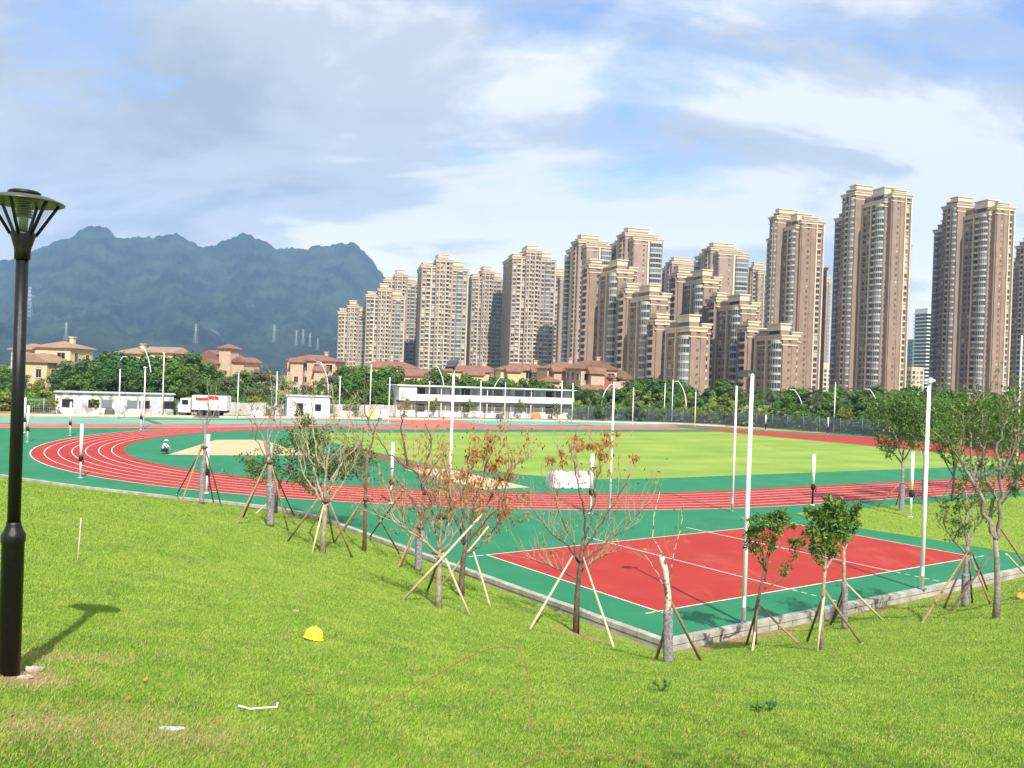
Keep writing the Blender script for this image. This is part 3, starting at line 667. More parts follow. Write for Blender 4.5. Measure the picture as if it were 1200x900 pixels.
mid(1181-310+2, 897, 640, 308, 10, 'slim tower just left of the shadowed tower, partly hidden by it', ROT, BRICKP)
mid(812, 872, 590, 287, 11, 'wide tower with flat cream crown behind the right stepped block', ROT, BRICKP)
mid(772, 815, 680, 303, 12, 'lower tower with twin cream turrets behind the gap between the stepped blocks', ROT, BRICKP)
mid(713, 771, 540, 270, 13, 'tall tower directly behind the left stepped block, topmost in the middle of the row', ROT, BRICKP)
mid(661, 712, 560, 278, 14, 'tower with a dark shaded left side beside the topmost middle tower', ROT, BRICKP)
mid(644, 664, 690, 316, 15, 'narrow lower tower squeezed between two taller towers above the white prefab building', ROT, BRICKP)
mid(587, 647, 640, 291, 16, 'broad pink tower with grey roof turrets, right of the pink pair', rad(11), BRICKP, 1)
mid(545, 588, 690, 314, 17, 'pink tower of lower height between two broader pink towers', rad(11), BRICKP, 1)
mid(487, 545, 640, 301, 18, 'broad pink tower with stepped cream top, above the left end of the prefab office', rad(11), BRICKP, 1)
mid(446, 488, 720, 318, 19, 'pale pink tower rising behind the lower pair at the left end of the row', rad(11), BRICKP, 1)
mid(427, 472, 650, 334, 20, 'pink tower second from the left end of the row', rad(11), BRICKP, 1)
mid(396, 431, 660, 353, 21, 'lowest pink tower at the left end of the row, in front of the mountain', rad(11), BRICKP, 1)
mid(958, 969, 700, 318, 22, 'sliver of a tower showing between the shadowed tower and the tallest tower', ROT, BRICKP)
mid(468, 496, 760, 338, 30, 'pale pink tower filling the gap left of the broad stepped top tower', rad(11), BRICKP, 1)
mid(536, 556, 760, 333, 31, 'narrow pale tower in the gap right of the broad stepped top tower', rad(11), BRICKP, 1)
mid(580, 600, 760, 336, 32, 'narrow pale tower in the gap left of the grey turreted pink tower', rad(11), BRICKP, 1)
mid(762, 786, 740, 340, 33, 'pale tower filling the gap right of the topmost middle tower', ROT, BRICKP)
mid(634, 668, 770, 340, 34, 'pale low tower behind the gap right of the grey turreted pink tower', rad(11), BRICKP, 1)
# banded white tower, glass tower and low blocks in the gap at the right
WHITE = mat('white_render', (0.62, 0.60, 0.57), 0.7)
t = place(1083, 800, ROT, 'distant white tower with dark bands in the gap between the two rightmost tall towers', None); H = Hat(1083, 362, 800); mb = MB(); w2 = MB(); mb.box(-6, 6, -8, 8, 0, H); k = 0
while k*3.3 < H-4:
    mb.box(-7.3, 6.2, -9.2, 8.2, k*3.3+2.3, k*3.3+3.3); w2.box(-6.1, 5, -8.1, 7, k*3.3+.3, k*3.3+2.3); k += 1
mb.build('wall', WHITE, t); w2.build('window_band', GL_D, t)
t = place(1069, 900, ROT, 'distant blue glass tower in the gap right of the tallest tower', None); H = Hat(1069, 398, 900); mb = MB(); mb.box(-6, 6, -6, 6, 0, H); w2 = MB()
for k in range(int(H//3.5)): w2.box(-6.3, 6.3, -6.3, 6.3, k*3.5+3.1, k*3.5+3.4)
mb.build('glass_wall', mat('blue_glass', (.05, .10, .17), .15, spec=.9), t); w2.build('floor_edge', GREYW, t)
def lowrise(px, D, ytop, w, label):
    t = place(px, D, ROT, label, None, 'low_apartment_block', 'apartment block'); H = Hat(px, ytop, D); tower(t, [(-w/2, w/2, -w*.4, w*.4, H, 'WWW', 'WwW', -1)], CREAM, 0, int(px))
lowrise(1070, 560, 430, 9, 'low cream block at the foot of the gap right of the tallest tower')
lowrise(967, 600, 425, 9, 'low cream block at the foot of the gap left of the tallest tower')
# ------------------------------------------------------------------ villas
WY = mat('villa_wall_yellow', (0.52, 0.41, 0.23), 0.9, (0.58, 0.47, 0.28), 0.5, coords='World')
WPK = mat('villa_wall_pink', (0.44, 0.30, 0.22), 0.9, (0.52, 0.38, 0.28), 1.5, coords='World')
def roofmat(name, c, c2):
    m = mat(name, c, .85, c2, .8, coords='World'); nt = m.node_tree; N = nt.nodes; L = nt.links; b = N['Principled BSDF']
    tc = N.new('ShaderNodeTexCoord'); w = N.new('ShaderNodeTexWave'); w.inputs['Scale'].default_value = 3.0; w.inputs['Distortion'].default_value = .3; L.new(tc.outputs['Object'], w.inputs[0])
    bp = N.new('ShaderNodeBump'); bp.inputs['Distance'].default_value = .08; L.new(w.outputs[0], bp.inputs['Height']); L.new(bp.outputs[0], b.inputs['Normal']); return m
ROOF = roofmat('roof_terracotta', (.29, .15, .10), (.37, .20, .135)); ROOFP = roofmat('roof_pale_tile', (.42, .27, .18), (.50, .34, .23))
STONE = mat('villa_stone_trim', (.50, .42, .32), .8)
def roof_mesh(kind, x0, x1, y0, y1, z, rise, ov=.5, th=.18):
    mb = MB(); x0 -= ov; x1 += ov; y0 -= ov; y1 += ov; w = min(x1-x0, y1-y0)/2; lx = (x1-x0) >= (y1-y0)
    ym, xm = (y0+y1)/2, (x0+x1)/2
    if kind == 'hip': ins = w
    else: ins = 0.0
    if lx: r0, r1 = (x0+ins, ym), (x1-ins, ym)
    else: r0, r1 = (xm, y0+ins), (xm, y1-ins)
    B = [(x0, y0), (x1, y0), (x1, y1), (x0, y1)]
    vs = [(x, y, z-th) for x, y in B]+[(x, y, z) for x, y in B]+[(*r0, z+rise), (*r1, z+rise)]
    fs = [(3, 2, 1, 0), (0, 1, 5, 4), (1, 2, 6, 5), (2, 3, 7, 6), (3, 0, 4, 7)]
    if lx: fs += [(4, 5, 9, 8), (6, 7, 8, 9), (5, 6, 9), (7, 4, 8)]
    else: fs += [(5, 6, 9, 8), (7, 4, 8, 9), (4, 5, 8), (6, 7, 9)]
    mb.add(vs, fs, 0); return mb
def vwin(parent, face, a, z, w, h, arch=False):
    f = MB(); face.box(f, a-w/2-.14, a+w/2+.14, 0, .08, z-.16, z-.0); face.box(f, a-w/2-.14, a-w/2, 0, .10, z, z+h); face.box(f, a+w/2, a+w/2+.14, 0, .10, z, z+h); face.box(f, a-w/2-.14, a+w/2+.14, 0, .102, z+h, z+h+.16)
    if arch:
        for k in range(5): th = math.pi*(k+.5)/5; face.box(f, a+math.cos(th)*w*.5-.09, a+math.cos(th)*w*.5+.09, 0, .09+.002*k, z+h+.17+math.sin(th)*w*.32-.08, z+h+.17+math.sin(th)*w*.32+.1)
    face.box(f, a-.03, a+.03, .045, .07, z, z+h)
    o = f.build('window', STONE, parent); g = MB(); face.box(g, a-w/2, a+w/2, 0, .04, z, z+h); g.build('pane', GL_D, o)
def villa(px, D, rz, label, vols, wallm, roofm, balc=True, zs=1.0):
    p = atd(px, 450, D); t = thing('villa', label, 'villa', (p.x, p.y, -.1), rz, 'tiled villas beyond the sports ground'); wall = MB(); rv = random.Random(int(px))
    for (x0, x1, y0, y1, H, rk, rise) in vols:
        wall.box(x0, x1, y0, y1, 0, H)
        if rk == 'gable':
            if (x1-x0+1.5) >= (y1-y0+1.5): 
                for xx in (x0, x1): wall.add([(xx, y0, H), (xx, y1, H), (xx, (y0+y1)/2, H+rise*.86)], [(0, 1, 2)])
            else:
                for yy in (y0, y1): wall.add([(x0, yy, H), (x1, yy, H), ((x0+x1)/2, yy, H+rise*.86)], [(0, 1, 2)])
        roof_mesh(rk, x0, x1, y0, y1, H, rise).build('roof', roofm, t)
        for fc_, Ln in ((Face(x0, y0, 1, 0, 0, -1), x1-x0), (Face(x0, y1, 0, -1, -1, 0), y1-y0), (Face(x1, y0, 0, 1, 1, 0), y1-y0)):
            n = max(1, int(Ln//2.7)); 
            for k in range(n):
                for z in np.arange(1.0, H-1.7, 3.0):
                    if rv.random() < .16: continue
                    vwin(t, fc_, Ln*(k+.5)/n, z, rv.choice((1.0, 1.3, 1.6)), rv.choice((1.5, 1.75)), rv.random() < .4)
    wall.build('wall', wallm, t)
    if balc:
        x0, x1, y0, y1, H = vols[0][:5]; b = MB(); b.box(x0+.6, x0+4.2, y0-1.5, y0-.003, 3.0, 3.2); b.box(x0+.6, x0+4.2, y0-1.5, y0-1.38, 3.2, 4.1); b.box(x0+.6, x0+.72, y0-1.376, y0-.003, 3.2, 4.1); b.box(x0+4.08, x0+4.2, y0-1.376, y0-.003, 3.2, 4.1)
        for xx in (x0+.7, x0+4.0): b.box(xx, xx+.22, y0-1.42, y0-1.2, 0, 2.998)
        b.build('balcony', STONE, t)
    c = MB(); x0, x1, y0, y1, H = vols[0][:5]; cx, cy_ = x0+(x1-x0)*.7, y0+(y1-y0)*.55; c.box(cx-.4, cx+.4, cy_-.4, cy_+.4, H, H+vols[0][6]+.7); c.box(cx-.55, cx+.55, cy_-.55, cy_+.55, H+vols[0][6]+.7, H+vols[0][6]+.9); c.build('chimney', wallm, t)
    return t
VH = lambda px, py, D: Hat(px, py, D)
h1 = VH(60, 398, 170); villa(52, 170, rad(-8), 'yellow villa with pale tile roofs and a front gable, behind the black lamp post', [(-2.2, 5.2, 0, 7, h1-1.3, 'hip', 1.3), (-1.3, 5.2, -6.6, -.01, h1-4.2, 'gable', 1.5), (-7.6, -2.21, .5, 7, h1-1.9, 'hip', 1.2), (5.21, 7.0, -4, -.02, h1-4.6, 'hip', .8), (-4.6, -2.2, -2.2, .48, h1-3.2, 'gable', .8)], WY, ROOFP)
h2 = VH(150, 406, 190); villa(152, 190, rad(-12), 'yellow villa with a long low tile roof, mostly hidden behind round trees at the left', [(-4.2, 2.3, 0, 7, h2-1.3, 'hip', 1.3), (2.31, 9.4, 1, 7, h2-.9, 'gable', 1.2)], WY, ROOFP, False)
h3 = VH(265, 402, 190); villa(256, 190, rad(-14), 'pink stone villa with a square lookout turret, right of the round trees', [(-5.6, .9, 0, 9.5, h3-3.4, 'gable', 1.9), (.91, 3.5, -1.5, 1.8, h3-1.0, 'hip', .9), (3.51, 6.2, -.5, 6, h3-3.8, 'gable', 1.0), (-2.0, .88, -3.4, -.01, h3-4.3, 'gable', .9)], WPK, ROOF)
h4 = VH(365, 415, 225); villa(364, 225, rad(-6), 'pink villa with two projecting bays, left of the apartment row', [(-6.3, 6.3, 0, 8, h4-1.5, 'hip', 1.5), (-4.8, -1.6, -1.8, -.01, h4-2.0, 'gable', 1.0), (1.4, 4.2, -1.5, -.02, h4-4.0, 'gable', 1.2)], WPK, ROOF)
h5 = VH(455, 423, 225); villa(452, 225, rad(4), 'villa with a yellow gabled annex, above the left end of the white prefab building', [(-7, 8, 2, 10, h5-1.5, 'hip', 1.6), (-4.5, -1.5, .2, 1.99, h5-1.6, 'gable', 1.0), (4.5, 10.8, -6.0, .18, h5-3.4, 'gable', 1.7)], WY, ROOF)
h6 = VH(545, 428, 235); villa(552, 235, rad(8), 'villa with a long red roof, behind the middle of the white prefab building', [(-8, 9, 1, 9, h6-1.5, 'hip', 1.6), (-2, 3, -2.5, .99, h6-2.4, 'gable', 1.2), (5.5, 8.8, -1.6, .98, h6-2.8, 'gable', 1.0)], WY, ROOF)
h7 = VH(612, 426, 215); villa(618, 215, rad(14), 'villa with white dormer bays, second villa left of the timber fronted one', [(-6.5, 7.5, 1, 9, h7-1.5, 'hip', 1.7), (-5.2, -2, -.9, .99, h7-1.9, 'gable', 1.1), (1.2, 4.0, -.9, .98, h7-1.9, 'gable', 1.0), (3.6, 8.2, -7, -2.0, h7-4.4, 'gable', 1.7)], WY, ROOF)
h8 = VH(668, 424, 205); villa(664, 205, rad(16), 'villa with stacked gables next to the timber fronted villa', [(-4.5, 5.5, 1, 9, h8-1.5, 'hip', 1.6), (-3.6, .2, -1.4, .99, h8-2.2, 'gable', 1.2), (.9, 4.2, -3.2, .98, h8-4.0, 'gable', 1.1), (-7.5, -3.61, -5.5, -1.42, h8-4.6, 'hip', 1.2)], WPK, ROOF)
h9 = VH(708, 422, 195); v9 = villa(706, 195, rad(18), 'red roofed villa with dark timber front, in front of the left stepped block', [(-5.2, 3.4, 0, 9, h9-1.9, 'gable', 1.9), (3.41, 7.2, 0.5, 8, h9-3.8, 'gable', 1.7), (-3.6, -.4, -1.9, -.01, h9-2.9, 'gable', 1.3), (-6.6, -.3, -4.4, -1.92, h9-6.4, 'hip', 1.0)], WPK, ROOF)
mb = MB(); mb.box(.4, 3.0, -.16, -.004, 2.6, h9-3.2); mb.build('timber_front', mat('villa_timber', (.28, .10, .055), .7), v9)
h10 = VH(418, 431, 240); villa(408, 240, rad(2), 'small villa roof just right of the two bay villa, under the first pink tower', [(-4.5, 5, 0, 7, h10-1.4, 'hip', 1.5), (-1.5, 2, -1.6, -.01, h10-2, 'gable', 1.0)], WY, ROOF, False)
# ------------------------------------------------------------------ white prefab buildings
PREF = mat('prefab_white', (0.58, 0.59, 0.60), 0.6, (0.72, 0.72, 0.72), .8, coords='World', lo=.3, hi=.6); CABW = mat('cabin_weathered', (0.62, 0.61, 0.59), 0.7, (0.26, 0.255, 0.24), 1.3, coords='World', lo=.42, hi=.62); PREFG = mat('prefab_grey', (0.40, 0.43, 0.47), .6); DARKM = mat('dark_steel', (.05, .055, .06), .5)
a_, b_ = at(467, 488.5), at(672, 491.5); Lp = (b_-a_).length; rz = math.atan2(b_.y-a_.y, b_.x-a_.x)
t = thing('site_office', 'long two storey white prefab office with a gallery and slab roof beyond the far straight', 'building', a_, rz)
H2 = ztop(a_, 451); m_ = MB(); m_.box(0, Lp, 1.4, 6, 0, H2-.2); m_.box(0, 2.9, 0, 1.4, H2*.52, H2-.2); m_.build('wall', PREF, t)
m_ = MB(); m_.box(-.3, Lp+.3, -.3, 6.3, H2-.14, H2); m_.build('roof', mat('prefab_roof', (.7, .7, .71), .6), t)
m_ = MB(); m_.box(-.05, Lp, 0, 1.398, H2*.5-.12, H2*.5+.08); m_.build('gallery_floor', DARKM, t)
m_ = MB(); m_.box(2.95, Lp, 0, .06, H2*.5+.1, H2*.5+1.15); m_.build('gallery_parapet', PREF, t)
for k in range(8):
    m_ = MB(); xx = 3+(Lp-3.2)*k/7; m_.box(xx, xx+.14, .07, .21, 0, H2-.2); m_.build('column', PREF if k % 2 else DARKM, t)
for fl in (0, 1):
    for k in range(14):
        x = 3.3+(Lp-4.2)*k/14; z0 = 0 if fl == 0 else H2*.5+.1; f = Face(x, 1.396, 1, 0, 0, -1)
        if k % 3 == 2:
            d_ = MB(); f.box(d_, 0, .85, 0, .05, z0+.05, z0+2.0); d_.build('door', PREFG, t)
        else:
            w_ = MB(); f.box(w_, 0, 1.5, 0, .05, z0+.85, z0+2.05); w_.build('window', GL_M if k % 4 else GL_D, t)
a_, b_ = at(64, 485.5), at(203, 487.5); Lp = (b_-a_).length; rz = math.atan2(b_.y-a_.y, b_.x-a_.x); H2 = ztop(a_, 458.5)
t = thing('site_cabin_row', 'long single storey white cabin row beyond the left end of the far straight', 'building', a_, rz)
m_ = MB(); m_.box(0, Lp, 0, 4, 0, H2-.12)
for k in range(int(Lp/.9)): m_.box(.9*k, .9*k+.05, -.05, -.003, 0, H2-.14)
m_.build('wall', CABW, t); m_ = MB(); m_.box(-.2, Lp+.2, -.35, 4.3, H2-.12, H2); m_.build('roof', PREFG, t)
for k in range(9):
    x = .8+Lp*k/9.3; f = Face(x, -.052, 1, 0, 0, -1); w_ = MB()
    if k % 3 == 1: f.box(w_, 0, .9, 0, .05, .05, 2.05); w_.build('door', PREFG, t)
    else: f.box(w_, 0, 1.3, 0, .05, 1.0, 2.0); w_.build('window', GL_M if k % 2 else GL_D, t)
a_, b_ = at(336, 488), at(386, 489); Lp = (b_-a_).length; H2 = ztop(a_, 463)
t = thing('site_cabin', 'small white cabin with two dark openings behind the far fence, between the leafy trees', 'building', a_, math.atan2(b_.y-a_.y, b_.x-a_.x)); m_ = MB(); m_.box(0, Lp, 0, 4, 0, H2-.15); m_.build('wall', PREF, t); m_ = MB(); m_.box(-.2, Lp+.2, -.2, 4.2, H2-.15, H2); m_.build('roof', PREFG, t)
for x0, x1, z0, z1 in ((1.3, 2.3, 0, 2.0), (4.0, 4.9, .9, 1.9)):
    m_ = MB(); m_.box(x0, x1, -.05, -.003, z0, z1); m_.build('door' if z0 == 0 else 'window', GL_D, t)
# truck beside the cabins
a_ = at(206, 487.5); b_ = at(267, 489.5); rz = math.atan2(b_.y-a_.y, b_.x-a_.x); Lp = (b_-a_).length*.97
t = thing('truck', 'white box truck parked at the right end of the cabin row', 'truck', a_, rz)
m_ = MB(); m_.prism([(0, .8), (.25, .0), (1.9, 0), (1.9, 2.2), (0, 2.2)], .55, 1.55); m_.prism([(.55, .04), (1.88, .04), (1.88, 2.16), (.55, 2.16)], 1.55, 2.45); m_.build('cab', PREF, t)
m_ = MB(); m_.box(.75, 1.6, .0, .036, 1.6, 2.25); m_.build('cab_window', GL_D, t)
m_ = MB(); m_.box(2.1, Lp, 0, 2.2, .95, 2.9); m_.build('cargo_box', PREF, t); m_ = MB(); m_.box(.3, Lp-.1, .35, 1.85, .6, .94); m_.build('chassis', DARKM, t)
for x in (.95, 3.2, Lp-1.4, Lp-2.4):
    for y in (.16, 2.04):
        m_ = MB(); m_.tube([(x, y-.14, .45), (x, y+.14, .45)], .45, 14); m_.build('wheel', DARKM, t)
p = at(232, 489.5, .02); t = thing('tarpaulin', 'red and white tarpaulin draped over a rail in front of the white truck', 'tarpaulin', p, rz)
zt = ztop(p, 465); m_ = MB(); n = 12
for j in range(2):
    vs = []; 
    for i in range(n+1):
        x = 3.0*i/n; sag = .18*math.sin(x*2.1)+.05*math.sin(x*6); y = .12*math.sin(i*1.3)
        for zz in ((0, -.45) if j == 0 else (-.452, -1.5)): vs.append((x-.4, y+.05*(zz+1), zt+zz-(sag if j == 0 and zz == 0 else sag*.6)))
    o_ = MB(); o_.add(vs, [(2*i, 2*i+2, 2*i+3, 2*i+1) for i in range(n)], 0, True)
    o2 = [(x, y+.03, z) for x, y, z in vs]; o_.add(o2, [(2*i+1, 2*i+3, 2*i+2, 2*i) for i in range(n)], 0, True)
    o_.build('red_cloth' if j == 0 else 'white_cloth', mat('red_cloth', (.6, .03, .03), .7) if j == 0 else mat('white_cloth', (.7, .68, .64), .8), t)
for x in (-.5, 2.7):
    m_ = MB(); m_.tube([(x, .06, 0), (x, .06, zt+.05)], .03, 6); m_.build('rail_post', mat('galv', (.45, .47, .48), .5, metal=.3), t)
# ------------------------------------------------------------------ far fence
FST = mat('fence_steel', (.16, .20, .22), .5, metal=.2); FWH = mat('white_paint', (.86, .86, .85), .45); BLK = mat('black_rubber', (.012, .012, .013), .6); GREYP = mat('grey_pole_paint', (.66, .67, .66), .5)
def fence(pts, h, name, label, vstep, post_m, wire_m, wr=.012, zt=0.0):
    t = thing(name, label, 'fence', pts[0]); o = Vector(pts[0]); P = [Vector(p)-o for p in pts]; net = MB(); post_n = 0
    for a, b in zip(P[:-1], P[1:]):
        L_ = (b-a).length; d = (b-a)/L_; n = max(1, round(L_/3.0))
        for k in range(n):
            q = a+d*(L_*k/n); m_ = MB(); m_.tube([q, q+Vector((0, 0, h+.12))], .045, 6); m_.build('post', post_m, t)
        k = 0.0
        while k < L_:
            q = a+d*k; net.tube([q+Vector((0, 0, .08)), q+Vector((0, 0, h))], wr, 3, cap=False); k += vstep
        zz = .1
        while zz <= h+.001: net.tube([a+Vector((0, 0, zz)), b+Vector((0, 0, zz))], wr*.9, 3, cap=False); zz += .22
        for zz in (.06, h): net.tube([a+Vector((0, 0, zz)), b+Vector((0, 0, zz))], .022, 4)
    net.build('mesh_panel', wire_m, t); return t
fp = [at(px, py) for px, py in ((672, 492), (740, 493.5), (800, 495.5), (850, 498), (905, 502), (960, 506.5), (1010, 510.5), (1070, 516), (1140, 524), (1215, 533), (1330, 546))]
fence(fp, 2.3, 'mesh_fence', 'grey mesh fence bounding the ground at the right, in front of the palms', .13, FST, mat('fence_wire_dark', (.13, .16, .19), .5), .021)
fp = [at(px, py) for px, py in ((20, 484.5), (110, 484.8), (200, 486), (330, 487.5), (440, 488.5), (560, 490), (671, 491.8))]
fence(fp, 1.8, 'mesh_fence', 'pale open mesh fence in front of the white cabins and the prefab office', .25, mat('fence_post_pale', (.42, .42, .40), .6), mat('fence_wire_pale', (.38, .37, .34), .6), .012)
lw = MB()
for (x0, y0), (x1, y1) in zip(((20, 487), (200, 488.6), (440, 491.0), (671, 494.2), (800, 497.4)), ((200, 488.6), (440, 491.0), (671, 494.2), (800, 497.4), (850, 500))):
    a, b = at(x0, y0), at(x1, y1); d = (b-a).normalized(); n = Vector((-d.y, d.x, 0))*.12; lw.prism([tuple((a-n)[:2]), tuple((b-n)[:2]), tuple((b+n)[:2]), tuple((a+n)[:2])], -.2, .22)
tag(lw.build('low_wall', mat('low_wall_white', (.58, .54, .48), .8, (.45, .40, .33), .3, coords='World')), 'low pale wall running along the far side of the training courts', 'wall')
hp_ = [at(px, py) for px, py in ((200, 485.2), (330, 486.4), (386, 487), (466, 487.6))]
hb = MB(); P = [tuple(p[:2]) for p in hp_]; Q = offset_path(P, -.12); n_ = 0
for i in range(3):
    a, b = np.array(P[i]), np.array(P[i+1]); a2, b2 = np.array(Q[i]), np.array(Q[i+1]); k = int(np.linalg.norm(b-a)/2)
    for j in range(k): hb.prism([tuple(a+(b-a)*j/k), tuple(a+(b-a)*(j+.97)/k), tuple(a2+(b2-a2)*(j+.97)/k), tuple(a2+(b2-a2)*j/k)], 0, 1.75+.06*(j % 2))
tag(hb.build('hoarding', mat('hoarding_pale', (.50, .49, .46), .8, (.34, .33, .29), .9, coords='World')), 'pale panel hoarding behind the mesh fence, left of the prefab office', 'hoarding')
for i_, (px, py, w_, h_, c_, lb) in enumerate(((80, 486, 1.6, .8, (.5, .5, .5), 'pale stacked panels leaning near the left end of the cabin row'), (128, 487, 1.2, 1.0, (.10, .10, .11), 'dark crate in front of the cabin row'), (155, 487.5, 2.0, .6, (.55, .52, .45), 'low pale bundle in front of the cabin row, right of the dark crate'), (300, 489, 1.8, .9, (.60, .58, .52), 'pale sack heap between the truck and the small cabin'), (405, 489.5, 2.2, 1.0, (.50, .45, .38), 'brownish heap right of the small cabin'), (436, 489.5, .8, 1.1, (.62, .50, .05), 'yellow site box before the hoarding'), (445, 489.5, 2.4, 1.2, (.62, .63, .66), 'white tarpaulin heap left of the prefab office'), (628, 492.5, 1.6, 1.3, (.60, .22, .08), 'orange site panel before the right part of the prefab office'), (585, 492.5, 1.2, 1.0, (.12, .12, .13), 'dark site machine before the prefab office'))):
    p = at(px, py); rs = np.random.RandomState(i_); mb = MB(); n, k = 12, 6
    for j in range(k+1):
        th = math.pi/2*j/k
        for i in range(n):
            a = 6.2832*i/n; sq = 1/max(abs(math.cos(a)), abs(math.sin(a)))**.7; q = w_/2*sq*(math.cos(th)**.35)*(1+.07*rs.randn()); mb.v.append((q*math.cos(a), q*math.sin(a)*.6, h_*math.sin(th)**.8*(1+.05*rs.randn()) if j else 0))
    for j in range(k):
        for i in range(n): mb.f.append((j*n+i, j*n+(i+1) % n, (j+1)*n+(i+1) % n, (j+1)*n+i)); mb.m.append(0); mb.sm.append(False)
    o_ = mb.build('site_heap', mat('heap_%d' % i_, c_, .8)); o_.location = p; tag(o_, lb, 'site goods')
# ------------------------------------------------------------------ light poles
def pole_heads(t, w, h, r, kind):
    m_ = MB()
    if kind == 'T': m_.box(-.16, .16, -.09, .09, h, h+.07); m_.box(-.06, .06, -.16, -.092, h-.04, h+.12)
    elif kind == 'flood': m_.box(-.04, .04, -.04, .04, h, h+.18); m_.add([(-.30, -.28, h+.10), (.12, -.34, h+.12), (.12, .30, h+.40), (-.30, .30, h+.38), (-.30, -.22, h+.02), (.12, -.28, h+.04), (.12, .34, h+.32), (-.30, .34, h+.30)], [(0, 1, 2, 3), (7, 6, 5, 4), (0, 4, 5, 1), (1, 5, 6, 2), (2, 6, 7, 3), (3, 7, 4, 0)], 0)
    elif kind == 'side': m_.box(-.34, .16, -.07, .07, h-.0, h+.07); m_.box(-.42, -.12, -.16, .16, h-.12, h-.002)
    elif kind == 'twin': m_.box(-.26, .26, -.05, .05, h, h+.06); m_.lathe([(.02, .0), (.16, .06), (.17, .14), (.05, .20)], 10, (-.22, 0, h+.05)); m_.lathe([(.02, .0), (.16, .06), (.17, .14), (.05, .20)], 10, (.22, 0, h+.05))
    m_.build('floodlight', [FWH if kind == 'T' else DARKM], t)
def light_pole(px, py, top, r, kind, label, group='white light poles around the ground', z=0.0):
    p = at(px, py, z); h = ztop(p, top)-z; t = thing('light_pole', label, 'light pole', p, rad(-10), group)
    m_ = MB(); m_.tube([(0, 0, 0), (0, 0, h)], [r, r*.72], 12); m_.build('pole', FWH, t)
    m_ = MB(); m_.box(-r*1.7, r*1.7, -r*1.7, r*1.7, 0, .014); m_.lathe([(r*1.35, .022), (r*1.3, .05), (r*1.08, .07)], 12, capb=False)
    for sx in (-1, 1):
        for sy in (-1, 1): m_.lathe([(.016, .022), (.016, .06)], 6, (sx*r*1.45, sy*r*1.45, 0))
    m_.build('base_plate', FST, t); m_ = MB(); m_.box(-r*.55, r*.55, -r*1.06, -r*.8, .45, .75); m_.build('access_door', GREYP, t)
    if kind: pole_heads(t, p, h, r, kind)
    return t
light_pole(1080, 690, 447, .078, 'T', 'tall white light pole standing on the kerb at the right end of the red court', z=.035)
light_pole(871, 730, 437, .070, 'side', 'tall white light pole on the kerb near the court corner, nearest and thickest')
light_pole(858, 600, 452, .065, 'twin', 'white light pole on the green just past the red court, left of the thickest pole')
light_pole(714, 609, 447, .056, 'twin', 'white light pole on the green behind the court, above the big twiggy tree')
light_pole(525, 628, 433, .065, 'flood', 'white light pole with a square floodlight, rising behind the brown leafed trees')
FARP = [(139, 491, 432, 'leftmost far white pole, in front of the cabin row'), (168, 503, 431, 'far white pole beside a short post at the end of the track bend'), (278, 491, 437, 'far white pole right of the white truck'), (323, 494.5, 435, 'far white pole left of the small white cabin'), (397, 495, 442, 'far white pole right of the small white cabin'), (433, 492, 427, 'taller far white pole left of the white prefab office'), (455, 500, 442, 'far white pole just left of the prefab office'), (502, 493, 448, 'far white pole before the left third of the prefab office'), (562, 499, 446, 'far white pole before the middle of the prefab office'), (591, 494, 448, 'thin far white pole right of the middle of the prefab office'), (657, 500, 447, 'far white pole before the right end of the prefab office'), (670, 495, 449, 'thin far white pole at the right corner of the prefab office'), (741, 501, 454, 'far white pole below the timber fronted villa'), (778, 494, 450, 'far white pole at the fence, below the left stepped block'), (787, 495, 445, 'far white pole close to the curved street lamp below the left stepped block'), (814, 502, 459, 'far white pole at the right end of the training courts'), (190, 488, 414, 'far white pole behind the cabin row roof')]
for k, (px, py, top, lb) in enumerate(FARP): light_pole(px, py, top, .075, 'twin' if k % 3 == 0 else 'T' if k % 3 == 1 else None, lb, 'far white light poles')
light_pole(1192, 540, 393, .09, None, 'tall grey pole behind the leafy trees at the right edge', 'far white light poles')
light_pole(977, 507, 448, .08, None, 'short thick white pole among the palms below the gap beside the tallest tower', 'far white light poles')
# curved street lamps
def curved_lamp(px, top, D, lean, label):
    p = atd(px, 450, D); p = Vector((p.x, p.y, 0)); h = ztop(p, top); t = thing('street_lamp', label, 'street lamp', p, rad(-5), 'curved white street lamps beyond the fence')
    pts = [(lean*1.5*(max(0, (k/12-.35)/.65))**2.2, 0, h*(k/12 - .03*(k/12)**6)) for k in range(13)]
    m_ = MB(); m_.tube(pts, [.125-.006*k for k in range(13)], 10); m_.build('pole', FWH, t)
    x, _, z = pts[-1]; m_ = MB(); m_.box(min(x, x+lean*.8), max(x, x+lean*.8), -.13, .13, z-.03, z+.07); m_.build('lamp_head', GREYP, t)
for a in ((133, 416, 152, 1, 'curved white street lamp among the trees left of the tallest leftward one'), (177, 405, 150, -1, 'tallest curved white street lamp at the left, leaning left above the cabin row'), (385, 423, 152, -1, 'curved white street lamp above the small white cabin'), (521, 428, 165, -1, 'curved white street lamp behind the left office part'), (577, 441, 172, 1, 'thin curved white street lamp behind the office middle'), (706, 449, 168, 1, 'curved white street lamp below the timber fronted villa'), (805, 446, 160, -1, 'curved white street lamp in front of the left stepped block'), (942, 456, 150, -1, 'curved white street lamp below the right stepped block'), (1031, 455, 140, -1, 'curved grey street lamp below the tallest tower'), (1153, 460, 130, -1, 'curved grey street lamp by the rightmost tall tower')): curved_lamp(*a)
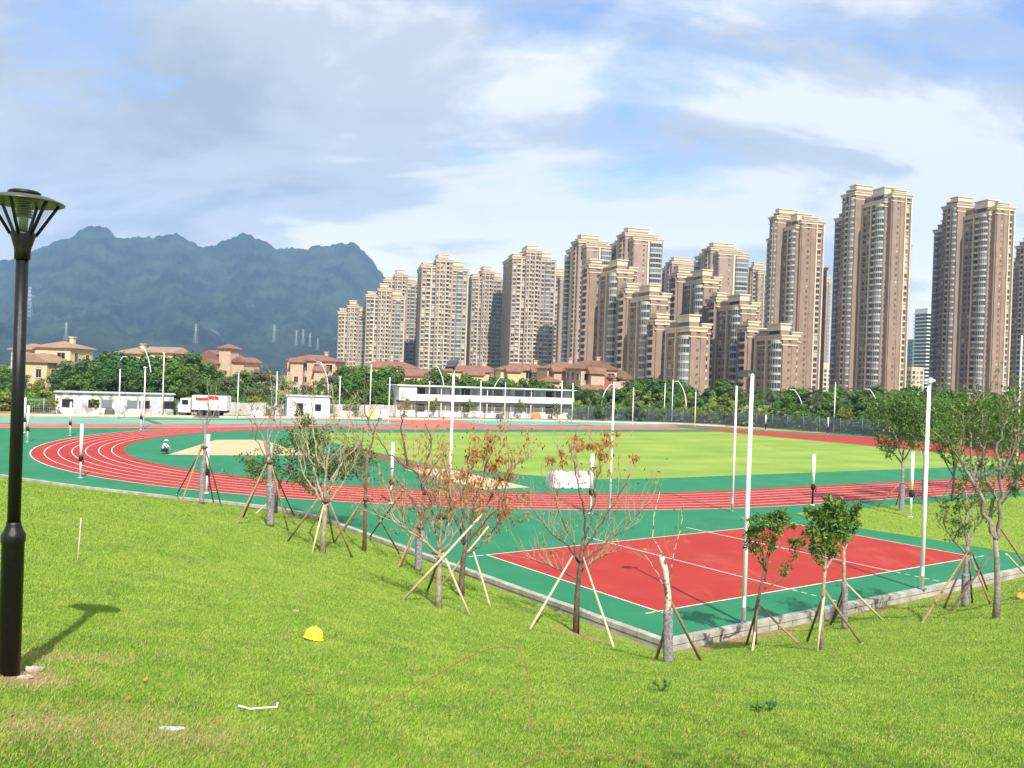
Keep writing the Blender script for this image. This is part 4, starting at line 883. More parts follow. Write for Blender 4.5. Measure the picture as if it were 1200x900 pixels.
# short padded posts
def short_post(px, py, top, label, dark=False, z=0.0):
    p = at(px, py, z); h = ztop(p, top)-z; t = thing('padded_post', label, 'post', p, R_.uniform(-.3, .3), 'short posts with white sleeves and black collars')
    m_ = MB(); m_.tube([(0, 0, 0), (0, 0, h*.5)], .058, 10); m_.build('post', BLK if dark else GREYP, t)
    m_ = MB(); m_.tube([(0, 0, h*.40), (0, 0, h)], .088, 12); m_.build('white_sleeve', FWH, t)
    m_ = MB(); m_.tube([(0, 0, h*.31), (0, 0, h*.36), (0, 0, h*.42)], [.10, .13, .095], 10); m_.tube([(.10, 0, h*.40), (.17, -.02, h*.33), (.13, 0, h*.27)], .025, 5); m_.build('collar', BLK, t)
    m_ = MB(); m_.lathe([(.13, 0), (.13, .03), (.07, .05)], 10); m_.build('base_plate', GREYP, t)
for a in ((94, 560, 497, 'short white sleeved post on the green near the left bend, nearest at the left'), (242, 578, 509, 'short white sleeved post behind the tripod staked bare tree'), (458, 590, 519, 'short white sleeved post on the outer lane left of the brown leafed trees'), (692, 602, 532, 'short white sleeved post beside the white covered pile'), (952, 592, 533, 'short white sleeved post with a black foot at the near straight, right of centre', True), (1067, 606, 530, 'short white sleeved post beside the leafy tree in the side lawn'), (32, 518, 475, 'short white sleeved post next to the lamp post, the nearer of two'), (28.5, 507, 466, 'short white sleeved post next to the lamp post, the farther of two'), (82, 510.5, 471, 'short white sleeved post at the far left between the lamp post and the bend'), (165, 503.5, 464, 'short white sleeved post paired with a tall pole beyond the bend'), (897, 504.5, 486, 'short white sleeved post at the far straight, left of a pair at the right', True), (970, 509, 489, 'short white sleeved post at the far straight, right of a pair at the right', True), (1042, 514, 497, 'short white sleeved post before the fence below the tallest tower', True), (1119, 522, 503, 'short white sleeved post before the fence at the far right', True)): short_post(*a)
# ------------------------------------------------------------------ far trees
def leafmat(name, c, c2, sc=.9, tr=.25, rnd=.22): return mat(name, c, .7, c2, sc, spec=.25, trans=tr, rnd=rnd, lo=.3, hi=.7)
LM = {'dark': leafmat('leaf_dark', (.030, .085, .018), (.075, .165, .030)), 'mid': leafmat('leaf_mid', (.060, .14, .022), (.13, .23, .040)), 'lime': leafmat('leaf_lime', (.14, .20, .030), (.24, .29, .055)),
      'silver': leafmat('leaf_silver', (.10, .14, .07), (.19, .22, .12)), 'palm': leafmat('leaf_palm', (.04, .085, .022), (.11, .15, .045))}
BARKF = mat('bark_far', (.12, .09, .065), .9, (.20, .16, .12), 3, rnd=.2)
def crown_arrays(rs, n_cl, n_leaf, rx, rz, zc, leaf, lumpy=.35, hollow=.35):
    cs = []
    while len(cs) < n_cl:
        q = rs.uniform(-1, 1, 3); r = np.linalg.norm(q)
        if r > 1 or r < hollow: continue
        cs.append(q)
    cs = np.array(cs); cs[:, 0] *= rx*(.75+.25*rs.rand()); cs[:, 1] *= rx; cs[:, 2] = cs[:, 2]*rz
    cr = rx*lumpy*(0.6+0.7*rs.rand(n_cl)); ci = rs.randint(0, n_cl, n_leaf)
    d = rs.normal(size=(n_leaf, 3)); d /= np.linalg.norm(d, axis=1)[:, None]; rad_ = cr[ci]*(.55+.5*rs.rand(n_leaf))
    d2 = d.copy(); d2[:, 2] *= .75; C = cs[ci]+d2*rad_[:, None]; C[:, 2] += zc
    nrm = d+rs.normal(size=(n_leaf, 3))*.45+np.array([0, 0, .35]); nrm /= np.linalg.norm(nrm, axis=1)[:, None]
    t = np.cross(nrm, rs.normal(size=(n_leaf, 3))); t /= np.linalg.norm(t, axis=1)[:, None]; b = np.cross(nrm, t)
    s = leaf*(.6+.8*rs.rand(n_leaf))[:, None]
    V = np.stack([C-t*s*.5, C+b*s*.42, C+t*s*.55-nrm*s*.12, C-b*s*.42], 1).reshape(-1, 3); F = np.arange(n_leaf*4).reshape(-1, 4); return V, F
TP = {}
def tree_proto(key, kind, form, seed):
    rs = np.random.RandomState(seed); rn = random.Random(seed); root = thing('tree', 'x', 'tree'); 
    if form == 'round': cl, nl, rx, rz, zc, lf, tk = 30, 4200, 3.4, 3.4, 4.7, .42, .20
    elif form == 'tall': cl, nl, rx, rz, zc, lf, tk = 26, 3000, 2.4, 3.9, 5.0, .40, .18
    elif form == 'shrub': cl, nl, rx, rz, zc, lf, tk = 16, 1500, 1.9, 1.3, 1.35, .30, .07
    elif form == 'young': cl, nl, rx, rz, zc, lf, tk = 15, 1100, 2.3, 2.6, 5.9, .40, .10
    elif form == 'airy': cl, nl, rx, rz, zc, lf, tk = 22, 2000, 3.1, 3.7, 4.9, .38, .14
    if form == 'palm':
        V = []; F = []; k = 0; H = 7.0
        for i in range(26):
            az_ = i*2.399; el = rs.uniform(-.35, 1.25); Lf = rs.uniform(2.2, 3.1); p = np.array([0, 0, H]); seg = 9; dx, dy = math.cos(az_), math.sin(az_)
            pts = []
            for s_ in range(seg+1):
                u = s_/seg; e = el-u*1.7; pts.append(p.copy()); p = p+np.array([dx*math.cos(e), dy*math.cos(e), math.sin(e)])*Lf/seg
            for s_ in range(1, seg):
                for side in (-1, 1):
                    for h_ in (0, .5):
                        q = pts[s_]*(1-h_)+pts[s_+1]*h_; w_ = .62*math.sin(math.pi*(s_+1)/(seg+1.2))+.12; dr = (pts[s_+1]-pts[s_]); dr = dr/np.linalg.norm(dr); sd = np.array([-dy, dx, 0])*side
                        tip = q+sd*w_+dr*.25+np.array([0, 0, -.28*w_]); V += [q, q+dr*.10, tip, q-dr*.02]; F.append([k, k+1, k+2, k+3]); k += 4
        V = np.array(V); F = np.array(F); cr = npmesh('crown', V, F, LM['palm'], parent=root)
        m_ = MB(); m_.tube([(0, 0, 0), (.08, 0, 2.5), (0, .06, 5), (0, 0, H)], [.24, .19, .17, .2], 8); m_.build('trunk', BARKF, root)
    else:
        V, F = crown_arrays(rs, cl, nl, rx, rz, zc, lf); npmesh('crown', V, F, LM[kind], parent=root)
        m_ = MB(); m_.tube([(0, 0, 0), (.1, .05, zc*.35), (0, 0, zc*.8)], [tk, tk*.8, tk*.4], 7)
        for i in range(6):
            a_ = rn.uniform(0, 6.28); l_ = rx*rn.uniform(.5, .9); z0 = zc*rn.uniform(.35, .6); m_.tube([(0, 0, z0), (math.cos(a_)*l_*.5, math.sin(a_)*l_*.5, z0+rz*.35), (math.cos(a_)*l_, math.sin(a_)*l_, z0+rz*.9)], [tk*.5, tk*.3, tk*.1], 5)
        m_.build('trunk', BARKF, root)
    TP[key] = (root, {'round': 8.6, 'tall': 9.6, 'young': 8.9, 'airy': 9.0, 'shrub': 2.9, 'palm': 8.9}[form]); root['used'] = 0; return root
for i, (kd, fm) in enumerate((('dark', 'round'), ('dark', 'round'), ('mid', 'round'), ('mid', 'round'), ('dark', 'tall'), ('mid', 'tall'), ('lime', 'young'), ('lime', 'young'), ('lime', 'airy'), ('silver', 'airy'), ('palm', 'palm'), ('palm', 'palm'), ('mid', 'airy'), ('mid', 'shrub'), ('lime', 'shrub'), ('mid', 'shrub'))): tree_proto((kd, fm, i), kd, fm, 100+i)
DESC = {('dark', 'round'): 'dense dark round tree', ('mid', 'round'): 'mid green round tree', ('dark', 'tall'): 'dark tall evergreen tree', ('mid', 'tall'): 'tall mid green tree', ('lime', 'young'): 'slim young yellow green tree', ('lime', 'airy'): 'loose yellow green tree', ('silver', 'airy'): 'grey green feathery tree', ('palm', 'palm'): 'fan palm with a bare trunk', ('mid', 'airy'): 'loose green tree', ('mid', 'shrub'): 'bushy green shrub', ('lime', 'shrub'): 'yellow green bushy shrub'}
REG = [(-60, 'left of the gabled yellow villa'), (70, 'by the gabled yellow villa'), (125, 'between the two yellow villas'), (205, 'by the long roofed villa'), (300, 'below the turret villa'), (345, 'right of the turret villa'), (400, 'by the two bay villa'), (470, 'left of the prefab office'), (540, 'behind the left office part'), (600, 'behind the office middle'), (672, 'behind the right office part'), (750, 'below the timber fronted villa'), (840, 'below the left stepped block'), (940, 'below the right stepped block'), (975, 'below the shadowed tower'), (1065, 'below the tallest tower'), (1095, 'below the sky gap'), (1190, 'by the rightmost tall tower'), (9999, 'at the right edge')]
def region(px):
    for x, n in REG:
        if px < x: return n
TKEYS = list(TP.keys()); seen = {}
def far_tree(px, D, top, kinds, wide=1.0, row='middle'):
    c = [k for k in TKEYS if (k[0], k[1]) == kinds]; key = R_.choice(c); root, hp = TP[key]
    p = atd(px, 450, D); p = Vector((p.x, p.y, -.05)); h = max(2.6, ztop(p, top)); s = h/hp; lab = (DESC[kinds], row, region(px)); rz = R_.uniform(0, 6.28)
    grp = 'trees in the %s row beyond the fence' % row
    if root['used'] == 0:
        root['used'] = 1; root.location = p; root.rotation_euler = (0, 0, rz); root['group'] = grp; root.scale = (s*wide, s*wide, s); seen.setdefault(lab, []).append((px, root)); return
    seen.setdefault(lab, []).append((px, dup(root, p, rz, None, grp, (s*wide, s*wide, s))))
# back row tops along the picture
tops = [(-50, 432), (0, 430), (30, 440), (60, 452), (75, 440), (95, 418), (110, 412), (125, 416), (150, 414), (175, 420), (200, 414), (225, 420), (245, 430), (262, 436), (285, 438), (310, 436), (330, 442), (350, 450), (385, 448), (400, 430), (415, 425), (440, 438), (460, 430), (478, 440), (500, 445), (520, 436), (545, 444), (565, 440), (600, 446), (640, 450), (672, 452), (690, 452), (720, 456), (742, 452), (752, 441), (775, 446), (800, 450), (825, 458), (845, 447), (862, 452), (880, 456), (905, 456), (940, 458), (965, 450), (1000, 455), (1040, 452), (1080, 454), (1120, 456), (1170, 452), (1230, 456)]
TX = [a for a, b in tops]; TYy = [b for a, b in tops]
def fence_D(px): return float(np.interp(px, (20, 200, 440, 671, 740, 800, 850, 905, 960, 1010, 1070, 1140, 1215, 1330), (109, 121, 136, 151, 151, 154, 151, 143, 138, 133, 124, 113, 104, 93)))
px = -20
while px < 1225:
    top = np.interp(px, TX, TYy)+R_.uniform(-8, 1)
    if px < 60: kd = R_.choice([('mid', 'round'), ('lime', 'airy'), ('mid', 'airy')])
    elif px < 260: kd = R_.choice([('dark', 'round'), ('dark', 'round'), ('mid', 'round')])
    elif px < 330: kd = R_.choice([('silver', 'airy'), ('mid', 'round'), ('silver', 'airy')])
    elif px < 392: kd = R_.choice([('silver', 'airy'), ('mid', 'airy')])
    elif px < 500: kd = R_.choice([('mid', 'round'), ('dark', 'round'), ('dark', 'round')])
    elif px < 680: kd = R_.choice([('mid', 'round'), ('dark', 'round'), ('mid', 'round')])
    elif px < 860: kd = R_.choice([('dark', 'round'), ('mid', 'round'), ('dark', 'round')])
    else: kd = R_.choice([('mid', 'round'), ('palm', 'palm'), ('dark', 'round'), ('palm', 'palm')])
    D = 158 if px < 460 else 182 if px < 680 else fence_D(px)+22
    far_tree(px, D+R_.uniform(-4, 8), top, kd, R_.uniform(1.0, 1.3), 'back'); px += R_.uniform(13, 21)
px = -10
while px < 1225:
    bt = np.interp(px, TX, TYy); top = bt+(12 if px < 680 else 10)+R_.uniform(-4, 4)
    if 455 < px < 668: px += 12; continue
    if px < 260: kd = R_.choice([('mid', 'round'), ('dark', 'round'), ('mid', 'airy')])
    elif px < 400: kd = R_.choice([('lime', 'airy'), ('mid', 'airy'), ('silver', 'airy')])
    elif px < 470: kd = R_.choice([('mid', 'round'), ('mid', 'airy')])
    elif px < 870: kd = R_.choice([('lime', 'young'), ('mid', 'round'), ('lime', 'young')])
    else: kd = R_.choice([('palm', 'palm'), ('mid', 'airy'), ('mid', 'round'), ('lime', 'young')])
    D = 142 if px < 460 else fence_D(px)+9
    far_tree(px, D+R_.uniform(-2, 5), top, kd, R_.uniform(.95, 1.2), 'middle'); px += R_.uniform(14, 21)
px = 676
while px < 1225:
    top = np.interp(px, (676, 850, 960, 1225), (468, 470, 474, 478))+R_.uniform(-4, 4)
    far_tree(px, fence_D(px)+R_.uniform(1.5, 4), top, R_.choice([('lime', 'young'), ('lime', 'airy'), ('mid', 'airy')]) if px < 900 else R_.choice([('mid', 'airy'), ('lime', 'airy'), ('mid', 'tall')]), R_.uniform(.8, 1.0), 'front'); px += R_.uniform(13, 19)
for px, top in ((112, 468), (150, 466), (188, 468), (330, 470), (318, 463), (478, 462), (510, 464), (552, 466), (612, 466), (652, 470), (64, 462), (10, 455), (45, 440)): far_tree(px, fence_D(px)+(1.0 if px > 60 else 28), top, R_.choice([('lime', 'young'), ('silver', 'airy')]) if px > 60 else ('lime', 'airy'), .7, 'front')
px = 2
while px < 1225:
    if not (62 < px < 205 or 462 < px < 672):
        D = fence_D(px)+R_.uniform(5, 9) if px > 672 else fence_D(px)+R_.uniform(4, 20); w_ = atd(px, 450, D); far_tree(px, D, 450+0*px if False else (lambda zt: float(450+F_PX*((np.array([w_.x, w_.y, zt])-CAMP)@DN)/((np.array([w_.x, w_.y, zt])-CAMP)@FW)))(R_.uniform(2.2, 3.4)), R_.choice([('mid', 'shrub'), ('mid', 'shrub'), ('lime', 'shrub')]), R_.uniform(1.0, 1.5), 'shrub')
    px += R_.uniform(9, 13)
ORD = ['first', 'second', 'third', 'fourth', 'fifth', 'sixth', 'seventh', 'eighth']
for (d_, row_, rg_), lst in seen.items():
    lst.sort(key=lambda q: q[0])
    for i, (_, o_) in enumerate(lst): o_['label'] = ('%s %s, %s row' % (d_, rg_, row_)) if len(lst) == 1 else ('%s, %s row, %s from left %s' % (d_, row_, ORD[min(i, 7)], rg_))
for k, (root, hp) in TP.items():
    if not root['used']:
        for c in list(root.children): bpy.data.objects.remove(c)
        bpy.data.objects.remove(root)
for o_ in bpy.data.objects:
    if 'used' in o_: del o_['used']
print('far trees', sum(len(v) for v in seen.values()))
# ------------------------------------------------------------------ young trees on the bank
BK = {'grey': mat('bark_grey', (.20, .17, .14), .9, (.34, .30, .26), 14, .6, 60, coords='World'), 'pale': mat('bark_pale', (.27, .21, .15), .9, (.42, .35, .27), 14, .6, 60, coords='World'), 'dark': mat('bark_dark', (.09, .065, .05), .9, (.18, .13, .10), 14, .6, 60, coords='World'),
      'red': mat('bark_red', (.16, .075, .05), .9, (.26, .13, .09), 14, .6, 60, coords='World'), 'birch': mat('bark_mottled', (.12, .095, .07), .9, (.58, .52, .44), 9, .6, 60, coords='World', lo=.42, hi=.5)}
WRAP = mat('trunk_wrap_cloth', (.14, .13, .15), .9, (.34, .32, .33), 22, .6, 60, coords='World'); STK = mat('stake_wood', (.36, .23, .13), .85, (.24, .14, .08), 8, coords='World'); STKP = mat('stake_pale', (.60, .50, .33), .8, (.48, .38, .24), 8, coords='World'); STKD = mat('stake_dark', (.10, .065, .05), .85, (.17, .11, .08), 8, coords='World')
TWP = mat('twig_pale', (.36, .27, .19), .85); TWD = mat('twig_dark', (.15, .10, .07), .85)
NL_ = {'brown': mat('leaf_brown', (.36, .14, .035), .7, (.50, .27, .08), 6, trans=.3, coords='World'), 'green': mat('leaf_green', (.045, .12, .020), .45, (.10, .22, .035), 5, trans=.3, coords='World', spec=.4), 'deep': mat('leaf_deep', (.025, .075, .016), .5, (.065, .15, .03), 4, trans=.3, coords='World'), 'lite': mat('leaf_light', (.14, .22, .04), .5, (.22, .30, .06), 5, trans=.3, coords='World'), 'rusty': mat('leaf_rust', (.32, .07, .04), .7, (.40, .15, .06), 5, trans=.3, coords='World')}
def leaves_np(rs, C, size, droop=0.0, asp=.45):
    n = len(C)
    if n == 0: return np.zeros((0, 3)), np.zeros((0, 4), int)
    t = rs.normal(size=(n, 3)); t[:, 2] -= droop*2.2; t /= np.linalg.norm(t, axis=1)[:, None]
    b = np.cross(t, rs.normal(size=(n, 3))); b /= np.linalg.norm(b, axis=1)[:, None]; nn = np.cross(t, b)
    s = size*(.65+.7*rs.rand(n))[:, None]
    p0 = C; p1 = C+t*s*.45+b*s*asp*.5; p2 = C+t*s-nn*s*.15; p3 = C+t*s*.45-b*s*asp*.5
    return np.stack([p0, p1, p2, p3], 1).reshape(-1, 3), np.arange(n*4).reshape(-1, 4)
def young_tree(label, base, trunk, r0, bark, limbs=(), twigs=0, tl=.8, twm='p', tup=.5, leaf=None, lper=0, lsize=.07, droop=0, blobs=(), stakes=(), wrap=None, seed=1, limb_r=.025, r1=None, sub=2, tipn=0, depth=.6, ties=True, gap=0):
    rs = np.random.RandomState(seed); rn = random.Random(seed); B = gpt(*base); D = B.y
    t = thing('young_tree', label, 'tree', B, 0, 'staked young trees along the kerb')
    loc = lambda px, py, dd=0: atd(px, py, D+dd)-B
    pts = [Vector((0, 0, -.15))]+[loc(*q) for q in trunk]; pts[0] = Vector((pts[0].x, pts[0].y, -.15))
    r1 = r1 or r0*.6; rsz = [r0*1.15]+[r0+(r1-r0)*(i+1)/len(trunk) for i in range(len(trunk))]
    m_ = MB(); m_.tube(pts, rsz, 9); 
    tw = MB(); tips = []; allpts = []
    def grow(p, d, L_, r, lvl):
        k = 7; q = [p]; dd = d.normalized()
        for i in range(k):
            dd = (dd+Vector((rn.gauss(0, .19), rn.gauss(0, .19), rn.gauss(.01+.06*tup, .15)))).normalized(); q.append(q[-1]+dd*L_/k)
        tw.tube(q, [r*(1-.75*i/k) for i in range(k+1)], 4, cap=False)
        for i, x in enumerate(q):
            if i >= 2: allpts.append(x)
        tips.append(q[-1])
        if lvl > 0:
            for j in range(sub):
                i = rn.randint(1, k-1); d2 = (q[i+1]-q[i]).normalized()+Vector((rn.uniform(-1, 1), rn.uniform(-1, 1), rn.uniform(-.2, .8)))*.75; grow(q[i], d2, L_*rn.uniform(.35, .6), r*.6, lvl-1)
    for L_ in limbs:
        dd = 0; lp = []; sgn = rn.uniform(-1, 1)
        for i, q in enumerate(L_): lp.append(loc(q[0], q[1], sgn*depth*(i/len(L_))))
        sm = []
        for i in range(len(lp)-1):
            p_, a_, b_, c_ = lp[max(i-1, 0)], lp[i], lp[i+1], lp[min(i+2, len(lp)-1)]
            for k in range(4):
                u = k/4; q_ = .5*((2*a_)+(-p_+b_)*u+(2*p_-5*a_+4*b_-c_)*u*u+(-p_+3*a_-3*b_+c_)*u**3); w_ = (lp[-1]-lp[0]).length*.012*(0 if i+k == 0 else 1); sm.append(q_+Vector((rn.gauss(0, w_), rn.gauss(0, w_), rn.gauss(0, w_))))
        lp = sm+[lp[-1]]
        rr_ = [limb_r*(1-.75*i/(len(lp)-1)) for i in range(len(lp))]; m_.tube(lp, rr_, 6)
        for i in range(twigs):
            u = rn.uniform(.25, 1)*(len(lp)-1); k = min(int(u), len(lp)-2); p = lp[k].lerp(lp[k+1], u-k); d = (lp[k+1]-lp[k]).normalized()+Vector((rn.uniform(-1, 1), rn.uniform(-1, 1), rn.uniform(-.1, 1)))*.8
            grow(p, d, tl*rn.uniform(.5, 1.15), limb_r*.30, 1 if sub else 0)
    m_.build('trunk', BK[bark], t)
    if tw.v: tw.build('branches', TWP if twm == 'p' else TWD, t)
    C = []
    if leaf and lper and allpts:
        for x in allpts:
            for _ in range(int(lper)+(rn.random() < lper % 1)): C.append((x.x+rn.gauss(0, .05), x.y+rn.gauss(0, .05), x.z+rn.gauss(0, .05)))
    if tipn:
        for x in tips:
            if rn.random() < .7:
                for _ in range(tipn): C.append((x.x+rn.gauss(0, .06), x.y+rn.gauss(0, .06), x.z+rn.gauss(0, .06)))
    for (bx, by, rx, ry, n) in blobs:
        c = loc(bx, by); k = D/F_PX; sub_ = max(4, n//45); cc = rs.normal(size=(sub_, 3)); cc /= np.linalg.norm(cc, axis=1)[:, None]; cc *= (rs.rand(sub_)**.45)[:, None]; ci = rs.randint(0, sub_, n)
        q = rs.normal(size=(n, 3))*.17+cc[ci]
        C += [tuple(x) for x in q*np.array([rx*k, rx*k, ry*k])+np.array(c)]
    if C:
        V, F = leaves_np(rs, np.array(C), lsize, droop); npmesh('crown', V, F, [NL_[leaf], NL_['rusty' if leaf == 'brown' else 'lite']], (rs.rand(len(F)) < (.2 if leaf == 'brown' else .3)).astype(int), parent=t)
    if wrap:
        a, b = wrap; A = pts[0].copy(); A.z = 0; w = MB()
        def onx(py):
            z = [loc(trunk[0][0], py).z][0]; zz = [p.z for p in pts]
            return Vector((np.interp(z, zz, [p.x for p in pts]), np.interp(z, zz, [p.y for p in pts]), z))
        q = [onx(a+(b-a)*i/14) for i in range(15)]; w.tube(q, [r0*1.25+.006*(i % 2)+rn.uniform(0, .005) for i in range(15)], 10); w.build('trunk_wrap', WRAP, t)
    for s_ in stakes:
        (fx, fy), (tx_, ty_) = s_[:2]; mm = {'p': STKP, 'd': STKD, 'n': STK}[s_[2] if len(s_) > 2 else 'n']; f = gpt(fx, fy)-B; f.z -= .12; top = loc(tx_, ty_); d = (top-f).normalized()
        w = MB(); w.tube([f, f+(top-f)*.5+Vector((rn.gauss(0, .012), 0, 0)), top+d*.08], [.030, .028, .024], 7); w.build('support_stake', mm, t)
    if stakes and ties:
        tz = loc(*stakes[0][1]).z; zz = [p.z for p in pts]; c = Vector((np.interp(tz, zz, [p.x for p in pts]), np.interp(tz, zz, [p.y for p in pts]), tz-.03)); w = MB(); w.lathe([(r0+.03, -.04), (r0+.05, 0), (r0+.03, .04)], 9, tuple(c)); w.build('tie', STKD, t)
    return t
young_tree('bare young tree on a dark tripod at the far left of the kerb row', (236, 591), [(237, 560), (240, 530), (241, 505)], .075, 'grey', [[(241, 508), (235, 490), (233, 478), (227, 468)], [(241, 507), (243, 490), (252, 465), (253, 452)], [(241, 507), (248, 488), (256, 478), (259, 462)], [(240, 512), (244, 480), (243, 455), (247, 440)]], 1, .7, 'd', seed=3, limb_r=.03, leaf='rusty', lper=.15, lsize=.10, sub=1,
    stakes=[((204, 583), (238, 523), 'd'), ((211, 590), (236, 523)), ((251, 590), (238, 523), 'd'), ((260, 592), (240, 523))], wrap=(590, 540))
young_tree('bare young tree with a grey wrapped trunk and four long stakes, second from the left', (317, 617), [(317, 580), (316, 553), (315, 535)], .10, 'grey', [[(315, 538), (306, 510), (298, 490), (290, 470)], [(315, 537), (318, 505), (322, 480), (330, 445)], [(315, 537), (314, 500), (318, 465), (317, 440)], [(315, 540), (325, 505), (333, 470), (335, 442)], [(315, 540), (303, 520), (292, 508)]], 3, .8, 'd', leaf='rusty', lper=.25, lsize=.10, seed=4, limb_r=.035,
    stakes=[((276, 613), (314, 540)), ((283, 607), (313, 540), 'd'), ((339, 622), (317, 540)), ((347, 606), (316, 540), 'd')], wrap=(616, 566))
young_tree('young tree with a wide loose dark green crown reaching over the near track lanes', (323, 602), [(324, 580), (330, 560), (338, 548)], .07, 'dark', [[(338, 550), (355, 535), (372, 525)], [(337, 550), (360, 545), (400, 540), (420, 545)], [(336, 552), (320, 545), (300, 555)], [(338, 549), (350, 520), (352, 508)], [(338, 549), (380, 560), (410, 562)], [(338, 549), (345, 560), (360, 575)]], 16, 1.3, 'd', leaf='deep', lper=2.0, lsize=.13, blobs=[(350, 545, 50, 20, 700), (398, 548, 34, 26, 800), (345, 518, 34, 12, 260), (318, 560, 30, 12, 230), (372, 530, 26, 14, 320), (410, 530, 18, 12, 180)], seed=5, limb_r=.04, depth=2.0,
    stakes=[((296, 602), (322, 582), 'p'), ((353, 620), (325, 582), 'd')], ties=False)
young_tree('pale many stemmed young tree without leaves, third from the left of the kerb row', (378, 648), [(379, 625), (381, 600), (382, 585)], .085, 'pale', [[(381, 592), (372, 560), (362, 530), (352, 500), (348, 480)], [(382, 590), (382, 560), (372, 530), (366, 490), (365, 460)], [(382, 588), (392, 560), (400, 535), (408, 505), (412, 470)], [(382, 590), (388, 570), (402, 540), (420, 520)], [(382, 588), (383, 540), (390, 500), (388, 450)], [(381, 595), (370, 575), (355, 555), (352, 530)], [(382, 590), (395, 575), (412, 550), (425, 520)]], 7, 1.1, 'p', tup=1.0, seed=6, limb_r=.042, leaf='lite', lper=.35, lsize=.11, depth=1.2,
    stakes=[((334, 634), (372, 585)), ((365, 648), (380, 590), 'p'), ((415, 654), (386, 588)), ((362, 622), (378, 590), 'p'), ((392, 634), (384, 592))])
young_tree('bare young tree with a reddish trunk, right of the pale many stemmed one', (427, 646), [(428, 600), (429, 560), (431, 530)], .065, 'red', [[(431, 532), (437, 512), (430, 490), (427, 470), (428, 440)], [(431, 532), (438, 510), (441, 500)], [(430, 540), (420, 515), (412, 495)], [(429, 575), (418, 550), (410, 530)]], 2, .8, 'd', seed=7, limb_r=.032, leaf='rusty', lper=.3, lsize=.10,
    stakes=[((389, 636), (426, 584)), ((471, 650), (431, 584)), ((402, 620), (425, 586), 'p')])
young_tree('young tree with a grey wrapped trunk and long bare crooked limbs reaching up left', (490, 669), [(491, 640), (493, 615), (497, 580)], .085, 'dark', [[(497, 582), (493, 563), (480, 548), (460, 535), (445, 515), (437, 495)], [(497, 580), (500, 560), (510, 545), (520, 530)], [(480, 548), (475, 530), (470, 500), (472, 480)], [(497, 580), (497, 555), (505, 520), (500, 500)], [(494, 605), (480, 580), (462, 560)], [(495, 600), (508, 585), (520, 560)]], 5, 1.0, 'p', seed=8, limb_r=.045, leaf='brown', lper=.35, lsize=.11, droop=.8, depth=1.0,
    stakes=[((464, 666), (488, 616)), ((432, 628), (470, 580), 'd'), ((468, 664), (490, 618), 'n')], wrap=(668, 622))
young_tree('pale forked young tree with brown leaves and two crossing light stakes, left of a pair', (514, 712), [(514, 690), (515, 660), (516, 640)], .075, 'pale', [[(515, 645), (508, 615), (505, 590), (500, 560)], [(516, 645), (524, 610), (528, 580), (525, 540)], [(516, 648), (538, 620), (560, 590)], [(514, 655), (495, 630), (470, 600)], [(516, 640), (516, 600), (512, 560)], [(515, 650), (480, 622), (460, 610)]], 10, 1.15, 'p', tup=1.0, leaf='brown', lper=.6, lsize=.095, droop=1, seed=9, limb_r=.034, depth=1.0,
    stakes=[((467, 702), (562, 606), 'p'), ((554, 722), (520, 650), 'p'), ((500, 690), (514, 655), 'd')])
young_tree('dark forked young tree carrying most of the hanging brown leaves, right of a pair', (540, 699), [(541, 680), (543, 655), (546, 635)], .085, 'dark', [[(546, 640), (552, 600), (565, 560), (575, 530), (580, 510)], [(545, 640), (540, 600), (545, 560), (550, 525)], [(546, 640), (570, 610), (590, 580), (600, 545)], [(544, 650), (560, 640), (575, 625), (585, 610)], [(545, 645), (556, 610), (590, 560), (612, 540)], [(545, 640), (530, 600), (525, 560)]], 11, 1.1, 'p', tup=.9, leaf='brown', lper=.95, lsize=.10, droop=1, seed=10, limb_r=.036, depth=1.0, blobs=[(556, 525, 18, 14, 150), (585, 545, 16, 18, 190), (545, 560, 20, 16, 110), (592, 600, 12, 12, 70), (575, 515, 14, 8, 60), (612, 585, 12, 14, 60), (600, 560, 12, 12, 60)],
    stakes=[((576, 711), (556, 650), 'p'), ((510, 690), (570, 620), 'p')], ties=False)
young_tree('broad twiggy young tree fanning over the court, orange brown leaves at its top', (675, 742), [(676, 700), (680, 660), (684, 630)], .075, 'dark', [[(680, 665), (672, 640), (655, 600), (648, 570)], [(684, 635), (684, 600), (676, 560), (670, 530)], [(684, 635), (694, 600), (700, 560), (705, 530)], [(682, 650), (700, 620), (720, 590), (735, 560)], [(681, 660), (665, 640), (640, 620), (620, 590)], [(682, 660), (705, 640), (735, 615), (760, 590)], [(681, 670), (700, 655), (730, 640)], [(679, 680), (650, 665), (620, 655)]], 14, 1.05, 'p', tup=1.1, leaf='brown', lper=.12, lsize=.10, droop=1, blobs=[(692, 520, 28, 12, 230), (655, 538, 12, 12, 90), (713, 512, 16, 10, 100), (742, 536, 10, 10, 40), (700, 545, 24, 16, 90)], seed=11, limb_r=.028, depth=1.0,
    stakes=[((618, 737), (672, 650), 'p'), ((722, 760), (684, 655), 'p')], ties=False)
young_tree('topped mottled trunk with a wrapped foot and few shoots at the court corner', (783, 777), [(783, 740), (783, 700), (780, 670), (775, 650)], .062, 'birch', [[(783, 690), (790, 650), (797, 615), (800, 590)], [(777, 655), (765, 620), (770, 590), (775, 560)], [(783, 700), (770, 672), (755, 650)]], 2, .8, 'p', tup=1.1, leaf='lite', lper=.25, lsize=.09, r1=.05, seed=12, limb_r=.012, sub=1,
    stakes=[((766, 774), (783, 712)), ((825, 774), (786, 705))], wrap=(776, 715), ties=False)
